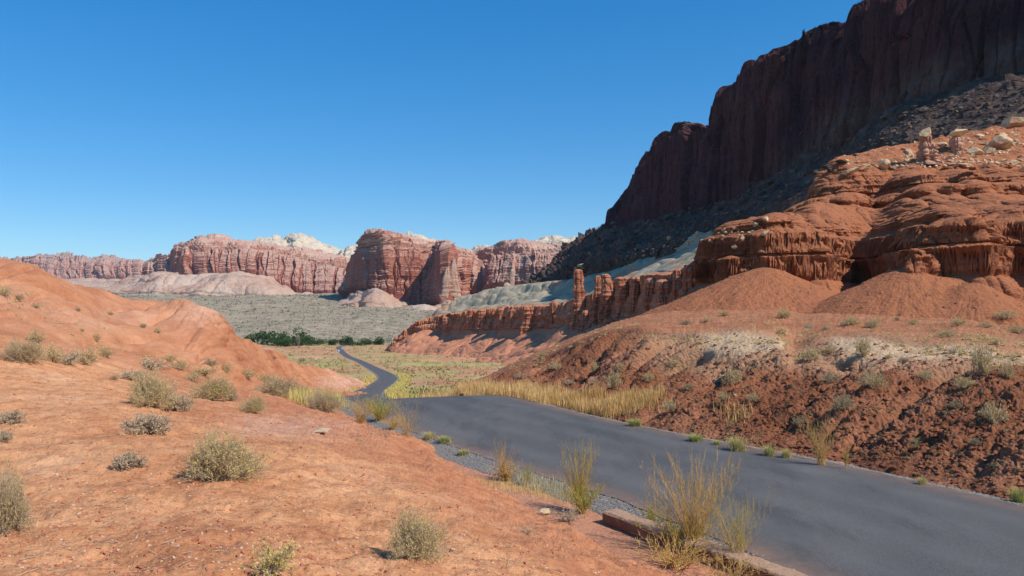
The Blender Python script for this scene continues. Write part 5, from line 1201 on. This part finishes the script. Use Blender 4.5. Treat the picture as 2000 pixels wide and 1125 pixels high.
def car(label, px, Y, paint, rz):
    x = (px-CX)/F*Y; l, n_, nm = drop(x, Y); t = thing('car', label, 'car', l, rz)
    prof_mesh('body', [(-2.2,.35,0),(-2.25,.75,0),(-2.1,.95,.3),(-1.2,1.02,.3),(1.1,1.05,.3),(2.1,1.0,.3),(2.3,.7,0),(2.25,.35,0)], 1.82, .15, paint, t)
    prof_mesh('roof', [(-.35,1.5,1),(-.1,1.62,1.1),(1.5,1.62,1.1),(1.9,1.5,1),(1.0,1.48,1)], 1.7, .2, paint, t)
    prof_mesh('window', [(-1.25,1.0,0),(-.4,1.53,1),(1.85,1.53,1),(2.1,1.0,0)], 1.72, .2, MT['glass'], t)
    for sx in (-1, 1):
        prof_mesh('headlight', [(-2.28,.68,0),(-2.28,.82,0),(-2.12,.84,0),(-2.12,.68,0)], .34, 0, MT['lamp'], t).location.x = sx*.66
        for sy in (-1.35, 1.4):
            V, Fc = wheel_geo(.34, .24); me = bpy.data.meshes.new('wheel'); me.from_pydata(V, [], Fc); me.materials.append(MT['tyre']); o = bpy.data.objects.new('wheel', me); C.objects.link(o); o.parent = t; o.location = (sx*.84, sy, .34)
            V, Fc = wheel_geo(.2, .26); me = bpy.data.meshes.new('rim'); me.from_pydata(V, [], Fc); me.materials.append(MT['rim']); r = bpy.data.objects.new('rim', me); C.objects.link(r); r.parent = o
car('white car coming up the far end of the road in the left lane', 661.5, 690, MT['carwhite'], .25)
car('silver grey car following behind the white one on the far road', 667.5, 745, MT['carsilver'], .25)

# ---- marker post and low wall
def box_geo(x0, x1, y0, y1, z0, z1): return [(x0,y0,z0),(x1,y0,z0),(x1,y1,z0),(x0,y1,z0),(x0,y0,z1),(x1,y0,z1),(x1,y1,z1),(x0,y1,z1)], [(0,3,2,1),(4,5,6,7),(0,1,5,4),(1,2,6,5),(2,3,7,6),(3,0,4,7)]
p = hit(824, 774); MT['post'] = m_plain('weathered cream post', (.75, .66, .48), .1, 20); H = 31/F*p.y
t = thing('marker_post', 'thin cream roadside marker post leaning right at the far edge of the road', 'post', p)
for nm, z0, z1, w_, mt in (('post', -.2, H*.86, .035, MT['post']), ('reflector_cap', H*.86, H, .042, m_plain('white cap', (.85, .83, .78), .03))):
    me = bpy.data.meshes.new(nm); me.from_pydata(*[box_geo(-w_, w_, -.02, .02, z0, z1)[i] if i == 0 else b_ for i, b_ in ((0, 0), (1, [])) ], box_geo(-w_, w_, -.02, .02, z0, z1)[1]); me.materials.append(mt)
    o = bpy.data.objects.new(nm, me); C.objects.link(o); o.parent = t
t.rotation_euler = (0, .32, 0)
def low_wall():
    a = np.array([1.57, 12.55]); b = np.array([4.75, 7.3]); L = np.linalg.norm(b-a); n = 420; k = 64
    d = (b-a)/L; nr = np.array([-d[1], d[0]]); w_, h = .17, .62; prof = []
    pc_ = [(-w_, -h), (-w_, -.03), (-w_+.03, 0), (w_-.03, 0), (w_, -.03), (w_, -h)]
    seg = [np.hypot(pc_[i+1][0]-pc_[i][0], pc_[i+1][1]-pc_[i][1]) for i in range(5)]; s = np.concatenate([[0], np.cumsum(seg)]); q = np.linspace(0, s[-1], k)
    ox = np.interp(q, s, [p[0] for p in pc_]); oz = np.interp(q, s, [p[1] for p in pc_]); t = np.linspace(0, 1, n)
    P = np.zeros((n, k, 3)); P[..., :2] = (a+np.outer(t, b-a))[:, None]-nr*ox[None, :, None]; P[..., 2] = -3.22-.01*t[:, None]+oz[None]
    N = np.zeros_like(P); N[..., :2] = -nr*np.sign(ox)[None, :, None]; N[..., 2] = .5
    D = .012*fbm(P[..., 0], P[..., 1], P[..., 2], 7, 4)+.012*np.minimum(0, fbm(P[..., 0], P[..., 1], P[..., 2], 2.5, 3))
    edge = np.exp(-((np.abs(ox)-w_)/.04)**2)*np.exp(-(oz/.05)**2); D = D-edge[None]*.035*np.maximum(0, noise3(P[..., 0]*4, P[..., 1]*4, 0)+.1)
    P += N*D[..., None]; V = P.reshape(-1, 3); c0 = P[0].mean(0); V = np.concatenate([V, [c0]])
    Fq = grid_faces(n, k)[:, ::-1]
    cap = np.array([[len(V)-1, i, i+1, i+1] for i in range(k-1)]+[[len(V)-1, k-1, 0, 0]])
    me = bpy.data.meshes.new('low_wall'); me.from_pydata(V.tolist(), [], Fq.tolist()+[list(c[:3]) for c in cap]); me.materials.append(MT['wall']); me.update()
    o = bpy.data.objects.new('low_wall', me); C.objects.link(o)
    o['label'] = 'low weathered reddish brown concrete wall beside the road in the right foreground'; o['category'] = 'wall'
MT['wall'] = rock('weathered reddish concrete', (.17, .08, .048), (.26, .135, .08), (.36, .22, .14), 2.2, top=((.44, .27, .17), .5, .8), bump=(25, .8, .03), fine=30)
low_wall()

# ---- air between here and the far cliffs
bm_v, bm_f = box_geo(-15800, 15800, -60, 9300, -120, 520)
me = bpy.data.meshes.new('haze'); me.from_pydata(bm_v, [], bm_f); hz = bpy.data.objects.new('haze', me); C.objects.link(hz); hz['kind'] = 'stuff'
mh = bpy.data.materials.new('haze'); mh.use_nodes = True; nt = mh.node_tree; nt.nodes.remove(nt.nodes['Principled BSDF'])
pv = nt.nodes.new('ShaderNodeVolumePrincipled'); pv.inputs['Density'].default_value = .000026; pv.inputs['Color'].default_value = (.80, .86, 1.0, 1); pv.inputs['Anisotropy'].default_value = .2
nt.links.new(pv.outputs[0], nt.nodes['Material Output'].inputs['Volume']); me.materials.append(mh)
